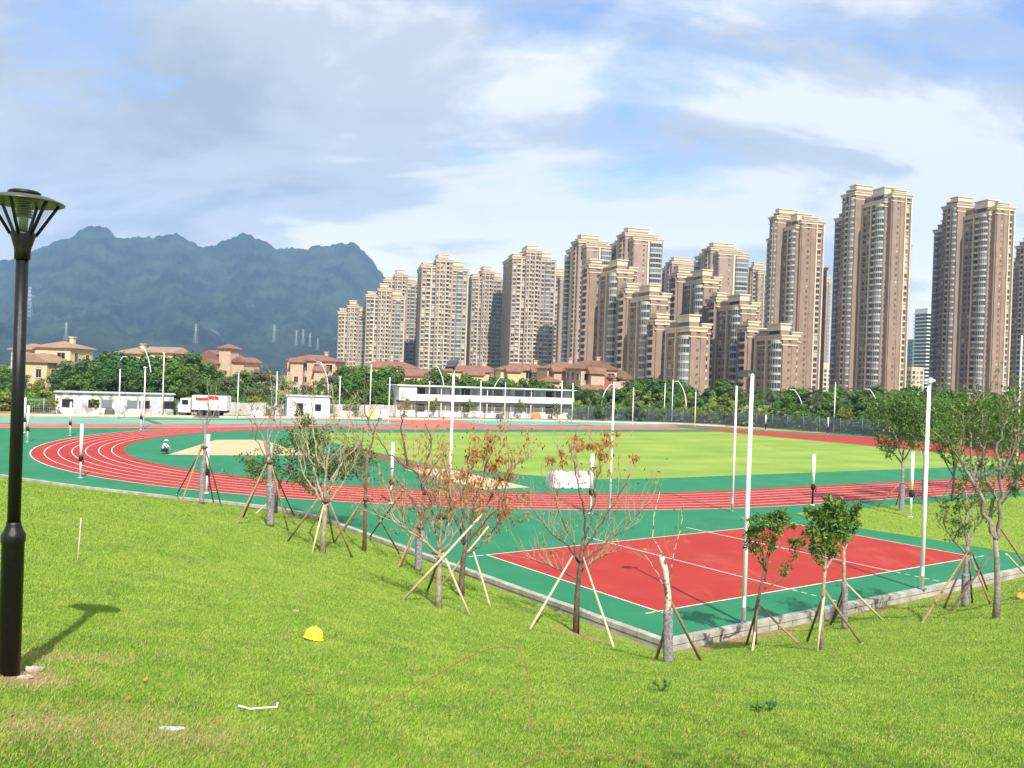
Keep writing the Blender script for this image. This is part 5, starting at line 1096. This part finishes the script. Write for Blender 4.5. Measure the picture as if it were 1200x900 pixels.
young_tree('small pruned tree with flat green crown and one side limb beside the thickest pole', (884, 756), [(886, 715), (891, 690), (897, 665)], .050, 'red', [[(897, 667), (893, 645), (887, 625)], [(897, 667), (885, 650), (877, 640)], [(897, 665), (905, 640), (912, 620)], [(896, 690), (915, 678), (926, 662), (935, 648)], [(896, 680), (900, 650), (902, 625)]], 5, .3, 'p', leaf='green', lper=1.6, lsize=.10, blobs=[(898, 612, 25, 9, 620), (908, 604, 14, 7, 160), (884, 620, 12, 10, 260), (915, 612, 14, 9, 300), (932, 636, 12, 7, 150)], seed=13, limb_r=.030, depth=.5,
    stakes=[((873, 757), (888, 710), 'd'), ((881, 764), (888, 712), 'p'), ((942, 754), (889, 708))], ties=False)
young_tree('pruned pale trunked tree with full green ball crown, left of an overlapping pair', (962, 762), [(963, 720), (965, 690), (967, 668)], .055, 'pale', [[(967, 670), (960, 650), (955, 630)], [(967, 670), (968, 645), (970, 620)], [(967, 668), (978, 650), (985, 630)]], 8, .35, 'p', leaf='green', lper=1.6, lsize=.10, blobs=[(968, 622, 22, 17, 850), (960, 600, 17, 12, 380), (982, 603, 12, 14, 300), (948, 618, 9, 9, 120), (972, 590, 12, 8, 160), (950, 640, 10, 6, 100), (985, 610, 14, 20, 450)], seed=14, limb_r=.030, depth=.5,
    stakes=[((944, 752), (964, 700), 'd'), ((957, 764), (966, 695), 'p'), ((1013, 753), (967, 693))], ties=False)
young_tree('pruned tree with grey wrapped trunk and green crown, right of an overlapping pair', (990, 737), [(990, 700), (989, 670), (989, 645)], .060, 'pale', [[(989, 648), (985, 630), (980, 615)], [(989, 648), (995, 628), (998, 610)]], 8, .35, 'p', leaf='green', lper=1.6, lsize=.10, blobs=[(990, 610, 15, 16, 480), (1001, 622, 9, 10, 120), (985, 590, 12, 8, 180), (1000, 598, 10, 14, 200)], seed=15, limb_r=.028, depth=.5,
    stakes=[((972, 732), (988, 690), 'd'), ((1040, 727), (992, 684), 'p'), ((975, 728), (990, 695))], wrap=(736, 682), ties=False)
young_tree('grey wrapped young tree with crossing stakes and sparse leaves, left of the forked tree', (1131, 711), [(1131, 690), (1132, 660), (1134, 640)], .075, 'grey', [[(1134, 642), (1128, 610), (1120, 580)], [(1134, 642), (1138, 600), (1150, 570)], [(1134, 640), (1132, 600), (1128, 560), (1130, 520)], [(1133, 650), (1115, 630), (1105, 612)], [(1134, 642), (1145, 610), (1150, 590)]], 9, .8, 'd', leaf='green', lper=.7, lsize=.11, blobs=[(1118, 590, 16, 14, 120), (1140, 560, 16, 20, 120), (1130, 620, 14, 14, 110)], seed=16, limb_r=.035, depth=.8,
    stakes=[((1076, 732), (1135, 645)), ((1104, 714), (1132, 655), 'd'), ((1110, 717), (1165, 645), 'd'), ((1140, 708), (1136, 660), 'd'), ((1163, 709), (1138, 655)), ((1158, 690), (1140, 650), 'd')], wrap=(710, 672))
young_tree('tall brown forked tree with sparse leaves, nearest of the trees at the right edge', (1167, 725), [(1169, 690), (1168, 655), (1166, 630)], .080, 'grey', [[(1166, 632), (1155, 605), (1143, 570), (1138, 530), (1134, 490), (1136, 460)], [(1167, 632), (1172, 600), (1173, 560), (1170, 520), (1180, 490), (1190, 465)], [(1166, 632), (1163, 590), (1155, 550), (1150, 500), (1152, 455)], [(1173, 560), (1185, 530), (1200, 505)], [(1143, 570), (1125, 540), (1110, 510)], [(1172, 590), (1190, 565), (1205, 545)]], 9, .9, 'p', tup=.9, leaf='green', lper=.8, lsize=.10, blobs=[(1150, 480, 30, 30, 420), (1185, 490, 24, 36, 420), (1125, 510, 20, 28, 200), (1195, 560, 18, 30, 260)], seed=17, limb_r=.055, depth=1.2,
    stakes=[((1232, 700), (1172, 618)), ((1222, 690), (1180, 650), 'p')], ties=False)
young_tree('side lawn tree with full green crown and wrapped trunk, leftmost of the right group', (1056, 605), [(1057, 580), (1058, 555), (1058, 535)], .11, 'grey', [[(1058, 540), (1050, 515), (1040, 490)], [(1058, 540), (1062, 505), (1064, 470)], [(1058, 540), (1075, 515), (1085, 490)], [(1058, 545), (1045, 530), (1030, 528)]], 9, 1.3, 'd', leaf='green', lper=1.8, lsize=.16, blobs=[(1062, 492, 32, 36, 2600), (1045, 480, 22, 24, 800), (1080, 488, 22, 32, 1000), (1042, 530, 14, 8, 120), (1060, 468, 20, 14, 400)], seed=18, limb_r=.06, depth=1.6,
    stakes=[((1020, 600), (1055, 566)), ((1048, 596), (1056, 570), 'd'), ((1092, 604), (1062, 568), 'd')], wrap=(603, 566))
young_tree('tree with a yellowish green crown behind the tall court pole in the side lawn', (1083, 597), [(1083, 575), (1083, 550), (1084, 535)], .10, 'grey', [[(1084, 538), (1078, 510), (1090, 480)], [(1084, 538), (1092, 510), (1100, 485)]], 9, 1.2, 'd', leaf='green', lper=1.5, lsize=.15, blobs=[(1094, 492, 24, 32, 1500), (1100, 475, 16, 16, 300)], seed=19, limb_r=.05, depth=1.4, stakes=[((1062, 600), (1082, 562), 'd'), ((1110, 603), (1085, 560), 'd')], wrap=(596, 560))
young_tree('several stemmed leafy side lawn tree between the court pole and the forked tree', (1115, 592), [(1117, 575), (1118, 560), (1118, 552)], .10, 'dark', [[(1118, 555), (1112, 520), (1102, 490), (1098, 465)], [(1118, 555), (1120, 520), (1118, 480)], [(1118, 555), (1128, 530), (1140, 500)], [(1118, 560), (1108, 540), (1100, 520)]], 11, 1.3, 'd', leaf='green', lper=1.5, lsize=.15, blobs=[(1118, 488, 28, 30, 1700), (1138, 500, 20, 30, 1000), (1102, 520, 12, 16, 160)], seed=20, limb_r=.055, depth=1.6, stakes=[((1096, 598), (1116, 560), 'd'), ((1145, 600), (1120, 560))])
young_tree('leafy tree at the far end of the side lawn, half outside the right edge', (1188, 586), [(1189, 565), (1190, 545)], .10, 'dark', [[(1190, 548), (1180, 510), (1172, 480)], [(1190, 548), (1200, 510), (1205, 480)], [(1190, 548), (1165, 520), (1155, 500)]], 11, 1.4, 'd', leaf='green', lper=1.5, lsize=.15, blobs=[(1190, 500, 28, 38, 2200), (1168, 505, 20, 30, 1000), (1195, 550, 16, 14, 250)], seed=21, limb_r=.06, depth=1.8, stakes=[((1165, 588), (1188, 550), 'd'), ((1210, 590), (1191, 550), 'd')])
young_tree('dark trunked leafy tree in the side lawn behind the brown forked tree', (1148, 600), [(1149, 575), (1150, 545)], .09, 'dark', [[(1150, 548), (1142, 515), (1135, 485)], [(1150, 548), (1158, 515), (1162, 480)]], 9, 1.3, 'd', leaf='deep', lper=1.3, lsize=.15, blobs=[(1150, 500, 24, 30, 800), (1160, 475, 16, 14, 250)], seed=22, limb_r=.05, depth=1.6, stakes=[((1130, 604), (1148, 560)), ((1172, 606), (1150, 560), 'd')])
# tree standing behind the photographer whose shadow falls on the grass
B = Vector((3.5, .45, float(gz(3.5, .45)))); t = thing('young_tree', 'young leafy tree behind the viewpoint, casting shade on the grass at the lower right', 'tree', B, 0, 'staked young trees along the kerb')
m_ = MB(); m_.tube([(0, 0, -.1), (.02, 0, 1.8), (0, 0, 4.2)], [.07, .055, .03], 8); rn = random.Random(4); rs = np.random.RandomState(4); C = []
for i in range(16):
    a = i*2.4; L_ = rn.uniform(.6, 1.2); e = Vector((math.cos(a)*L_, math.sin(a)*L_*.7, 3.6+rn.uniform(.3, 1.4))); m_.tube([(0, 0, 3.0+i*.05), tuple(e*.6+Vector((0, 0, 1.3))), tuple(e)], [.018, .012, .005], 5)
    C += [tuple(np.array(e)+rs.normal(size=3)*.20) for _ in range(45)]
m_.build('trunk', BK['grey'], t); V, F = leaves_np(rs, np.array(C), .10); npmesh('crown', V, F, NL_['green'], parent=t)
# ------------------------------------------------------------------ park lamp
LB = gpt(10.5, 791); LBp = Vector((LB.x, LB.y, LB.z)); LH = ztop(LBp, 221)-LBp.z; print('lamp', LBp, LH)
IRON = mat('black_iron', (.004, .0045, .005), .36, (.009, .0095, .010), 30, .15, 200, spec=.35)
t = thing('park_lamp', 'black park lamp with disc hood above a glass cone at the left edge', 'lamp', LBp, rad(20)); s = LH/3.30
def lz(v): return v*s
m_ = MB(); m_.lathe([(.078, -.1), (.078, lz(.90)), (.084, lz(.905)), (.084, lz(.955)), (.070, lz(.975)), (.060, lz(1.0)), (.052, lz(1.02)), (.052, lz(1.04))], 24); m_.build('lower_post', IRON, t)
m_ = MB(); m_.lathe([(.046, lz(1.03)), (.044, lz(2.83))], 20); m_.build('upper_post', IRON, t)
m_ = MB(); m_.lathe([(.055, lz(2.82)), (.057, lz(2.885)), (.062, lz(2.905)), (.088, lz(2.985)), (.088, lz(3.00)), (.03, lz(3.004))], 24); m_.build('neck', IRON, t)
m_ = MB(); m_.lathe([(.080, lz(3.004)), (.215, lz(3.215))], 28, capb=False, capt=False)
gm = bpy.data.materials.new('lamp_glass'); gm.use_nodes = True; N = gm.node_tree.nodes; b = N['Principled BSDF']; b.inputs['Base Color'].default_value = (.25, .28, .28, 1); b.inputs['Roughness'].default_value = .05; b.inputs['Alpha'].default_value = .14; b.inputs['Specular IOR Level'].default_value = .8
m_.build('glass_cone', gm, t)
m_ = MB(); m_.lathe([(.10, lz(3.255)), (.20, lz(3.240)), (.272, lz(3.214)), (.280, lz(3.205)), (.272, lz(3.199)), (.20, lz(3.212)), (.05, lz(3.218))], 40); hood = m_.build('disc_hood', [mat('lamp_hood', (.035, .045, .03), .35, (.06, .075, .045), 12, spec=.5)], t)
m_ = MB(); m_.lathe([(.105, lz(3.252)), (.115, lz(3.272)), (.10, lz(3.283)), (.02, lz(3.287))], 20, m=0); m_.build('top_cap', IRON, t)
for k in range(6):
    a = k*math.pi/3+.3; m_ = MB(); m_.tube([(math.cos(a)*.085, math.sin(a)*.085, lz(2.985)), (math.cos(a)*.245, math.sin(a)*.245, lz(3.222))], .0125, 6); m_.build('strut', IRON, t)
m_ = MB()
for k in range(6): m_.lathe([(.045, lz(3.115+k*.018)), (.066, lz(3.108+k*.018)), (.045, lz(3.120+k*.018))], 20, capb=False, capt=False)
m_.lathe([(.03, lz(3.004)), (.034, lz(3.10)), (.03, lz(3.20))], 14); m_.build('louvre', mat('lamp_louvre', (.30, .33, .30), .3, metal=.6), t)
# rubble at the lamp foot and small litter
def lump(c, r, sx, sy, sz, seed, name, m, label, cat, sink=.3, rz=0.0):
    rs = np.random.RandomState(seed); mb = MB(); n, k = 14, 8; ph = rs.rand(6)*6.28
    for j in range(k+1):
        th = math.pi*j/k
        for i in range(n):
            a = 6.2832*i/n; q = r*(1+.16*math.sin(3*a+ph[0]+2*th)+.12*math.sin(2*a+ph[1]-3*th)+.08*math.sin(5*a+ph[2]+5*th)); mb.v.append((q*sx*math.sin(th)*math.cos(a), q*sy*math.sin(th)*math.sin(a), q*sz*(math.cos(th)+1-sink*2)))
    for j in range(k):
        for i in range(n): mb.f.append((j*n+i, (j+1)*n+i, (j+1)*n+(i+1) % n, j*n+(i+1) % n)); mb.m.append(0); mb.sm.append(True)
    o = mb.build(name, m); o.location = c; o.rotation_euler = (0, 0, rz); return tag(o, label, cat)
STN = mat('rubble_stone', (.46, .42, .36), .95, (.30, .26, .21), 18, .5, 60)
lump(gpt(40, 787), .055, 1.3, .8, .5, 1, 'concrete_lump', STN, 'pale crumbled concrete lump beside the lamp foot', 'rubble')
lump(gpt(30, 795), .04, 1.4, 1, .4, 2, 'concrete_lump', STN, 'smaller brownish concrete lump in front of the lamp foot', 'rubble')
lump(gpt(200, 856), .05, 1.7, .7, .25, 3, 'stone', mat('grey_stone', (.30, .32, .36), .8, (.40, .42, .46), 20), 'flat bluish grey stone sunk in the grass at the lower left', 'stone')
lump(gpt(346, 717), .045, 1.3, .9, .4, 4, 'stone', STN, 'small pale brown stone above the yellow helmet', 'stone')
p0, p1 = gpt(279, 836), gpt(324, 834); m_ = MB(); m_.tube([p0+Vector((0, 0, .055)), p0.lerp(p1, .12)+Vector((0, 0, .045)), p0.lerp(p1, .3)+Vector((0, -.01, .03)), p0.lerp(p1, .6)+Vector((0, 0, .03)), p1+Vector((0, 0, .03)), p1+Vector((.004, .01, .065))], .007, 7); tag(m_.build('plastic_strip', mat('white_plastic', (.78, .78, .76), .4)), 'thin bent white plastic strip lying in the grass', 'litter')
p0 = gpt(90, 661); p1 = atd(95, 607, p0.y); m_ = MB(); m_.tube([p0-Vector((0, 0, .1)), p0.lerp(p1, .5)+Vector((.006, 0, 0)), p1], [.012, .011, .009], 7); tag(m_.build('bamboo_cane', STKP), 'thin bamboo cane stuck upright in the lawn right of the lamp', 'cane')
WIRE = mat('brown_cane', (.30, .12, .05), .6)
def cane(pl, r, label, depth_add=0.0, foot=True):
    A = gpt(*pl[0]); Bq = gpt(*pl[-1]) if foot else None; D0 = A.y; D1 = Bq.y if Bq else D0+depth_add; n = len(pl); pts = []
    for i, (x, y) in enumerate(pl): pts.append(atd(x, y, D0+(D1-D0)*i/(n-1)))
    sm = []
    for i in range(n-1):
        p_, a_, b_, c_ = pts[max(i-1, 0)], pts[i], pts[i+1], pts[min(i+2, n-1)]
        for k in range(4):
            u = k/4; sm.append(.5*((2*a_)+(-p_+b_)*u+(2*p_-5*a_+4*b_-c_)*u*u+(-p_+3*a_-3*b_+c_)*u**3))
    sm.append(pts[-1]); m_ = MB(); m_.tube(sm, r, 6); tag(m_.build('bent_cane', WIRE), label, 'cane', 'bent canes sticking out of the lawn')
cane([(432, 831), (470, 814), (510, 792), (545, 772), (575, 760), (600, 758), (613, 767), (618, 785), (619, 810), (620, 836), (624, 862)], .0035, 'long thin reddish cane bent into an arch over the lawn at the middle bottom')
cane([(606, 899), (630, 886), (665, 881), (700, 884), (735, 890), (748, 893)], .0028, 'low thin reddish cane along the bottom edge')
cane([(741, 899), (748, 885), (757, 882), (766, 893)], .003, 'short dark cane loop at the bottom edge', 0)
# helmet
hp = gpt(367, 750); t = thing('hard_hat', 'bright yellow hard hat lying on the lawn', 'helmet', hp+Vector((0, 0, .02)), rad(200)); YL = mat('helmet_yellow', (.80, .78, .01), .25, spec=.6, coat=.4)
m_ = MB(); prof_ = [(.118, 0), (.119, .03), (.113, .065), (.098, .098), (.072, .122), (.038, .137), (.004, .141)]; m_.lathe(prof_, 28, capb=False); m_.v = [(x*1.0, y*1.2, z) for x, y, z in m_.v]; m_.build('shell', YL, t)
m_ = MB(); m_.lathe([(.112, .008), (.135, .0), (.137, .004), (.116, .016)], 28, capb=False, capt=False); m_.v = [(x, y*1.2+(max(0, y)*.35), z) for x, y, z in m_.v]; m_.build('brim', YL, t)
m_ = MB(); m_.tube([(0, -.12, .05), (0, -.085, .118), (0, 0, .147), (0, .085, .118), (0, .12, .05)], .012, 8); m_.build('crest', YL, t)
m_ = MB(); m_.tube([(-.05, -.135, .02), (-.02, -.16, .03), (.03, -.15, .025), (.06, -.13, .03)], .010, 7); m_.build('strap', mat('helmet_strap', (.45, .43, .40), .7), t)
t.rotation_euler = (rad(8), rad(-12), rad(200))
ob = lump(gpt(1198, 702), .14, 1.3, .9, .8, 7, 'orange_bag', mat('orange_bag', (.62, .22, .04), .7, (.70, .34, .10), 9), 'crumpled orange bag on the grass at the right edge', 'bag')
lump(gpt(1189, 637), .16, .9, .7, .9, 8, 'white_sack', mat('sack_white', (.55, .55, .50), .8, (.42, .42, .36), 9), 'small pale sack on the side lawn behind the brown forked tree', 'sack')
# white covered pile on the infield edge
a_ = at(643, 571.5); b_ = at(692, 572); L_ = (b_-a_).length
mb = MB(); n, k = 46, 16; hh = ztop(a_, 553.5)
for i in range(n+1):
    for j in range(k+1):
        u, v = i/n, j/k; th = math.pi*v; ex = 1-abs(2*u-1)**14; hgt = hh*(.95+.05*math.sin(u*9)+.04*math.sin(u*23+1))*(.8+.2*ex); y = -math.cos(th)*1.05*(.9+.1*ex); z = (math.sin(th)**.45)*hgt*ex**.3+.04*math.sin(u*31+v*17)+.03*math.sin(u*57-v*29)
        mb.v.append((u*L_, y+.04*math.sin(u*41+v*5), max(.0, z)))
for i in range(n):
    for j in range(k): q = i*(k+1)+j; mb.f.append((q, q+1, q+k+2, q+k+1)); mb.m.append(0); mb.sm.append(True)
pm = mat('printed_sheet', (.50, .50, .55), .6, (.66, .64, .66), 1.5, .6, 8); nt = pm.node_tree; N = nt.nodes; Lk = nt.links; b = N['Principled BSDF']; src = b.inputs['Base Color'].links[0].from_socket
for c_, sc_, sd, th_ in (((.10, .13, .45), 4.2, 0, .66), ((.55, .08, .10), 3.4, 5, .68)):
    tc = N.new('ShaderNodeTexCoord'); mp = N.new('ShaderNodeMapping'); mp.inputs['Location'].default_value = (sd, sd, 0); Lk.new(tc.outputs['Object'], mp.inputs[0]); n_ = N.new('ShaderNodeTexNoise'); n_.inputs['Scale'].default_value = sc_; n_.inputs['Detail'].default_value = 3; Lk.new(mp.outputs[0], n_.inputs[0])
    r_ = N.new('ShaderNodeValToRGB'); r_.color_ramp.elements[0].position = th_-.03; r_.color_ramp.elements[1].position = th_; Lk.new(n_.outputs[0], r_.inputs[0]); mx = N.new('ShaderNodeMix'); mx.data_type = 'RGBA'; Lk.new(r_.outputs[0], mx.inputs[0]); Lk.new(src, mx.inputs[6]); mx.inputs[7].default_value = (*c_, 1); src = mx.outputs[2]
Lk.new(src, b.inputs['Base Color'])
o = mb.build('covered_pile', pm); o.location = a_+Vector((0, .9, 0)); o.rotation_euler = (0, 0, math.atan2(b_.y-a_.y, b_.x-a_.x)); tag(o, 'long heap wrapped in white printed sheeting on the edge of the infield', 'covered goods')
# ------------------------------------------------------------------ crouching person
def skin_mesh(name, verts, edges, m, parent, sub=2):
    me = bpy.data.meshes.new(name); me.from_pydata([v[:3] for v in verts], edges, []); o = bpy.data.objects.new(name, me); COL.objects.link(o)
    md = o.modifiers.new('skin', 'SKIN'); sv = me.skin_vertices[0].data
    for i, v in enumerate(verts): r = v[3]; sv[i].radius = (r, v[4] if len(v) > 4 else r)
    sv[0].use_root = True; ss = o.modifiers.new('sub', 'SUBSURF'); ss.levels = sub; ss.render_levels = sub
    bpy.context.view_layer.update(); dg = bpy.context.evaluated_depsgraph_get(); m2 = bpy.data.meshes.new_from_object(o.evaluated_get(dg)); o.modifiers.clear(); o.data = m2; m2.materials.clear(); m2.materials.append(m)
    m2.polygons.foreach_set('use_smooth', [True]*len(m2.polygons)); o.parent = parent; return o
pp = at(192.5, 531.3, .006); t = thing('person', 'person in a white hat and pale shirt crouching at the tip of the sand area', 'person', pp, rad(-6))
SKN = mat('skin', (.36, .20, .13), .6); SH = mat('pale_shirt', (.62, .68, .72), .8); TR = mat('dark_trousers', (.03, .035, .05), .8); HT = mat('white_hat', (.78, .76, .70), .7)
V = [(-.12, 0, .26, .085), (-.10, 0, .42, .10), (-.02, 0, .60, .11), (.06, 0, .74, .085), (.09, 0, .82, .045), (.12, 0, .92, .085, .08), (.13, 0, .98, .08),
     (.04, .17, .72, .05), (.22, .21, .52, .038), (.40, .10, .38, .030), (.04, -.17, .72, .05), (.22, -.21, .52, .038), (.42, -.08, .34, .030),
     (-.10, .10, .25, .085), (.26, .16, .42, .06), (.08, .15, .09, .04), (.24, .16, .04, .032), (-.10, -.10, .25, .085), (.26, -.16, .42, .06), (.08, -.15, .09, .04), (.24, -.16, .04, .032)]
E_ = [(0, 1), (1, 2), (2, 3), (3, 4), (4, 5), (5, 6), (3, 7), (7, 8), (8, 9), (3, 10), (10, 11), (11, 12), (0, 13), (13, 14), (14, 15), (15, 16), (0, 17), (17, 18), (18, 19), (19, 20)]
skin_mesh('body', V, E_, SKN, t)
for sd in (.10, -.08):
    m_ = MB(); y0 = sd; zz = .38 if sd > 0 else .34; x0 = .40 if sd > 0 else .42
    for k in range(4): m_.tube([(x0, y0-.03+.02*k, zz), (x0+.05, y0-.032+.022*k, zz-.03), (x0+.08-.006*abs(k-1.5), y0-.03+.021*k, zz-.075)], [.011, .010, .007], 6)
    m_.tube([(x0-.01, y0+.03, zz), (x0+.03, y0+.05, zz-.03), (x0+.05, y0+.045, zz-.055)], [.012, .010, .008], 6); m_.build('hand', SKN, t)
skin_mesh('shirt', [(-.12, 0, .30, .105), (-.10, 0, .42, .13), (-.02, 0, .60, .14), (.05, 0, .72, .115), (.08, 0, .79, .06), (.04, .17, .72, .072), (.18, .20, .57, .055), (.30, .15, .46, .046), (.04, -.17, .72, .072), (.18, -.20, .57, .055), (.30, -.15, .46, .046)], [(0, 1), (1, 2), (2, 3), (3, 4), (3, 5), (5, 6), (6, 7), (3, 8), (8, 9), (9, 10)], SH, t)
skin_mesh('trousers', [(-.13, 0, .28, .12), (-.10, .10, .26, .115), (.10, .14, .35, .10), (.27, .16, .41, .082), (.18, .155, .25, .07), (.09, .15, .12, .06), (-.10, -.10, .26, .115), (.10, -.14, .35, .10), (.27, -.16, .41, .082), (.18, -.155, .25, .07), (.09, -.15, .12, .06)], [(0, 1), (1, 2), (2, 3), (3, 4), (4, 5), (0, 6), (6, 7), (7, 8), (8, 9), (9, 10)], TR, t)
for sy in (.155, -.155):
    m_ = MB(); m_.lathe([(.055, 0), (.06, .03), (.045, .07), (.02, .085)], 12); m_.v = [(x*2.2+.16, y+sy, z) for x, y, z in m_.v]; m_.build('shoe', BLK, t)
m_ = MB(); m_.lathe([(.19, .965), (.185, .975), (.115, .985), (.11, 1.04), (.085, 1.075), (.01, 1.085)], 20); m_.v = [(x+.125, y, z) for x, y, z in m_.v]; m_.build('hat', HT, t)
m_ = MB()
for sy in (-.03, .03): m_.lathe([(.002, -.012), (.013, 0), (.002, .012)], 8, (.205, sy, .94))
m_.build('eyes', BLK, t); m_ = MB(); m_.lathe([(.002, -.03), (.018, -.012), (.006, .02)], 8, (.215, 0, .92)); m_.build('nose', SKN, t)
m_ = MB(); m_.lathe([(.095, -.06), (.100, 0), (.09, .05)], 16, (.105, 0, .94), capb=False); m_.build('hair', BLK, t)
# ------------------------------------------------------------------ weeds
def weed(px, py, h, n, label, seed, sz):
    rs = np.random.RandomState(seed); rn = random.Random(seed); p = gpt(px, py); t = thing('weed', label, 'plant', p); st = MB(); C = []
    V = []; F = []; k = 0
    for i in range(n):
        a = rn.uniform(0, 6.28); L_ = h*rn.uniform(.5, 1.0); sp = rn.uniform(.2, .9)*h; e = Vector((math.cos(a)*sp, math.sin(a)*sp*.6, L_)); st.tube([(0, 0, -.01), tuple(e*.55+Vector((0, 0, .02))), tuple(e)], .0025, 4)
        for q in range(5):
            c = np.array(e*rn.uniform(.75, 1.0)); d = rs.normal(size=3); d[2] = abs(d[2])*.4; d /= np.linalg.norm(d); s_ = np.cross(d, [0, 0, 1]); s_ /= np.linalg.norm(s_)+1e-6; L2 = sz*rn.uniform(.7, 1.2)
            V += [c, c+d*L2*.4+s_*L2*.32, c+d*L2, c+d*L2*.4-s_*L2*.32]; F.append([k, k+1, k+2, k+3]); k += 4
    st.build('stem', NL_['green'], t); npmesh('leaves', np.array(V), np.array(F), NL_['green'], parent=t)
weed(775, 812, .13, 9, 'upright leafy weed in the lawn below the topped trunk', 1, .045)
weed(888, 836, .07, 7, 'low broad leafed weed in the lawn below the small pruned tree, left of two clumps', 2, .05)
weed(902, 834, .09, 7, 'low broad leafed weed in the lawn, right of two clumps', 3, .05)
# fallen leaves
rs = np.random.RandomState(77); C = []
while len(C) < 130:
    r = 3.2+rs.rand()**1.3*20; a = rs.uniform(-.6, .6); x, y = r*math.sin(a), r*math.cos(a)
    if y < np.interp(x, KX, KY)-.5: C.append((x, y, float(gz(x, y))+.028+.01*rs.rand()))
for bx, by in ((675, 742), (540, 700), (514, 712), (490, 670), (783, 777)):
    q = gpt(bx, by)
    for _ in range(16):
        x, y = q.x+rs.normal()*.7, q.y+rs.normal()*.5
        if y < np.interp(x, KX, KY)-.4: C.append((x, y, float(gz(x, y))+.03))
V, F = leaves_np(rs, np.array(C), .055, 0, .6); V[:, 2] = np.maximum(V[:, 2], np.repeat(np.array(C)[:, 2], 4)-.004); V[:, 2] = np.repeat(np.array(C)[:, 2], 4)+(V[:, 2]-np.repeat(np.array(C)[:, 2], 4))*.35
tag(npmesh('fallen_leaves', V, F, [NL_['brown'], mat('leaf_dead', (.20, .11, .05), .9)], (rs.rand(len(F)) < .5).astype(int)), 'dry brown leaves scattered over the lawn', 'leaves', kind='stuff')
# ------------------------------------------------------------------ grass blades
def grass(seed=5, n=1150000):
    rs = np.random.RandomState(seed); d0, d1 = 2.6, 66.0
    # density falls with distance from the path the photographer stands on
    u = rs.rand(n); r = np.exp(math.log(d0)+(math.log(d1)-math.log(d0))*u**.92); th = rs.uniform(-.62, .62, n)
    x = r*np.sin(th); y = r*np.cos(th)
    near = y < np.interp(x, KX, KY)-.32; d = kdist(x, y); pl = (np.stack([x, y], 1)-CC)@V2; Ll = (x-15.6)*.754+(y-44.3)*.656
    side = (~near) & (x > 15.5) & (pl < -38.7) & (Ll > .15); near = near | side
    ba = bare_at(x, y); keep = near & (rs.rand(n) > ba*1.1) & (d > .35)
    x, y, r, ba = x[keep], y[keep], r[keep], ba[keep]; z = np.where(side[keep], .012, gz(x, y)); n = len(x)
    patch = .5+.5*fbm(x, y, 1.4, 9, 4); tuft = .5+.5*fbm(x, y, .33, 19, 3)
    L_ = (.013+.017*rs.rand(n)+.020*tuft*patch)*(1+.022*r)*(1-.4*ba); w = (.0012+.0008*rs.rand(n))*(1+.14*r)
    az_ = rs.uniform(0, 6.283, n); lean = rs.uniform(.15, 1.0, n)
    dx, dy = np.cos(az_), np.sin(az_); wind = np.array([.25, .1])
    bx = dx*lean+wind[0]; by = dy*lean+wind[1]
    p0 = np.stack([x, y, z-.004], 1); up = np.stack([bx*.35, by*.35, np.ones(n)], 1); up /= np.linalg.norm(up, axis=1)[:, None]
    up2 = np.stack([bx, by, .55*np.ones(n)], 1); up2 /= np.linalg.norm(up2, axis=1)[:, None]
    sd = np.stack([-np.sin(az_+.7), np.cos(az_+.7), np.zeros(n)], 1)*w[:, None]
    p1 = p0+up*(L_*.55)[:, None]; p2 = p1+up2*(L_*.5)[:, None]
    V = np.stack([p0-sd, p0+sd, p1+sd*.8, p1-sd*.8, p2], 1).reshape(-1, 3)
    b5 = np.arange(n)*5; Fq = np.stack([b5, b5+1, b5+2, b5+3], 1); Ft = np.stack([b5+3, b5+2, b5+4], 1)
    me = bpy.data.meshes.new('grass'); nv = len(V); me.vertices.add(nv); me.vertices.foreach_set('co', V.astype(np.float32).ravel())
    li = np.concatenate([Fq.ravel(), Ft.ravel()]).astype(np.int32); me.loops.add(len(li)); me.loops.foreach_set('vertex_index', li)
    me.polygons.add(2*n); ls = np.concatenate([np.arange(n)*4, n*4+np.arange(n)*3]).astype(np.int32); lt = np.concatenate([np.full(n, 4), np.full(n, 3)]).astype(np.int32)
    me.polygons.foreach_set('loop_start', ls); me.polygons.foreach_set('loop_total', lt)
    dry = np.clip(ba*1.5+.05+.25*np.clip(fbm(x, y, 2.3, 44, 4)-.30, 0, 1)+.35*np.clip(.35-patch, 0, 1), 0, 1); sel = np.where(rs.rand(n) < dry+.04, 2, np.where(rs.rand(n) < -.05+1.1*patch, 1, 0))
    me.polygons.foreach_set('material_index', np.concatenate([sel, sel]).astype(np.int32))
    for m_ in (mat('blade_green', (.12, .255, .028), .6, (.19, .35, .042), 1.2, spec=.2, trans=.42, coords='World'), mat('blade_lime', (.28, .42, .05), .6, (.37, .49, .075), 1.5, spec=.25, trans=.35, coords='World'), mat('blade_dry', (.36, .28, .12), .7, (.46, .36, .18), 3, spec=.2, trans=.25, coords='World')): me.materials.append(m_)
    me.update(calc_edges=True); o = bpy.data.objects.new('lawn_grass', me); COL.objects.link(o); tag(o, 'short bright green grass covering the near bank', 'grass', kind='stuff'); print('blades', n)
grass()
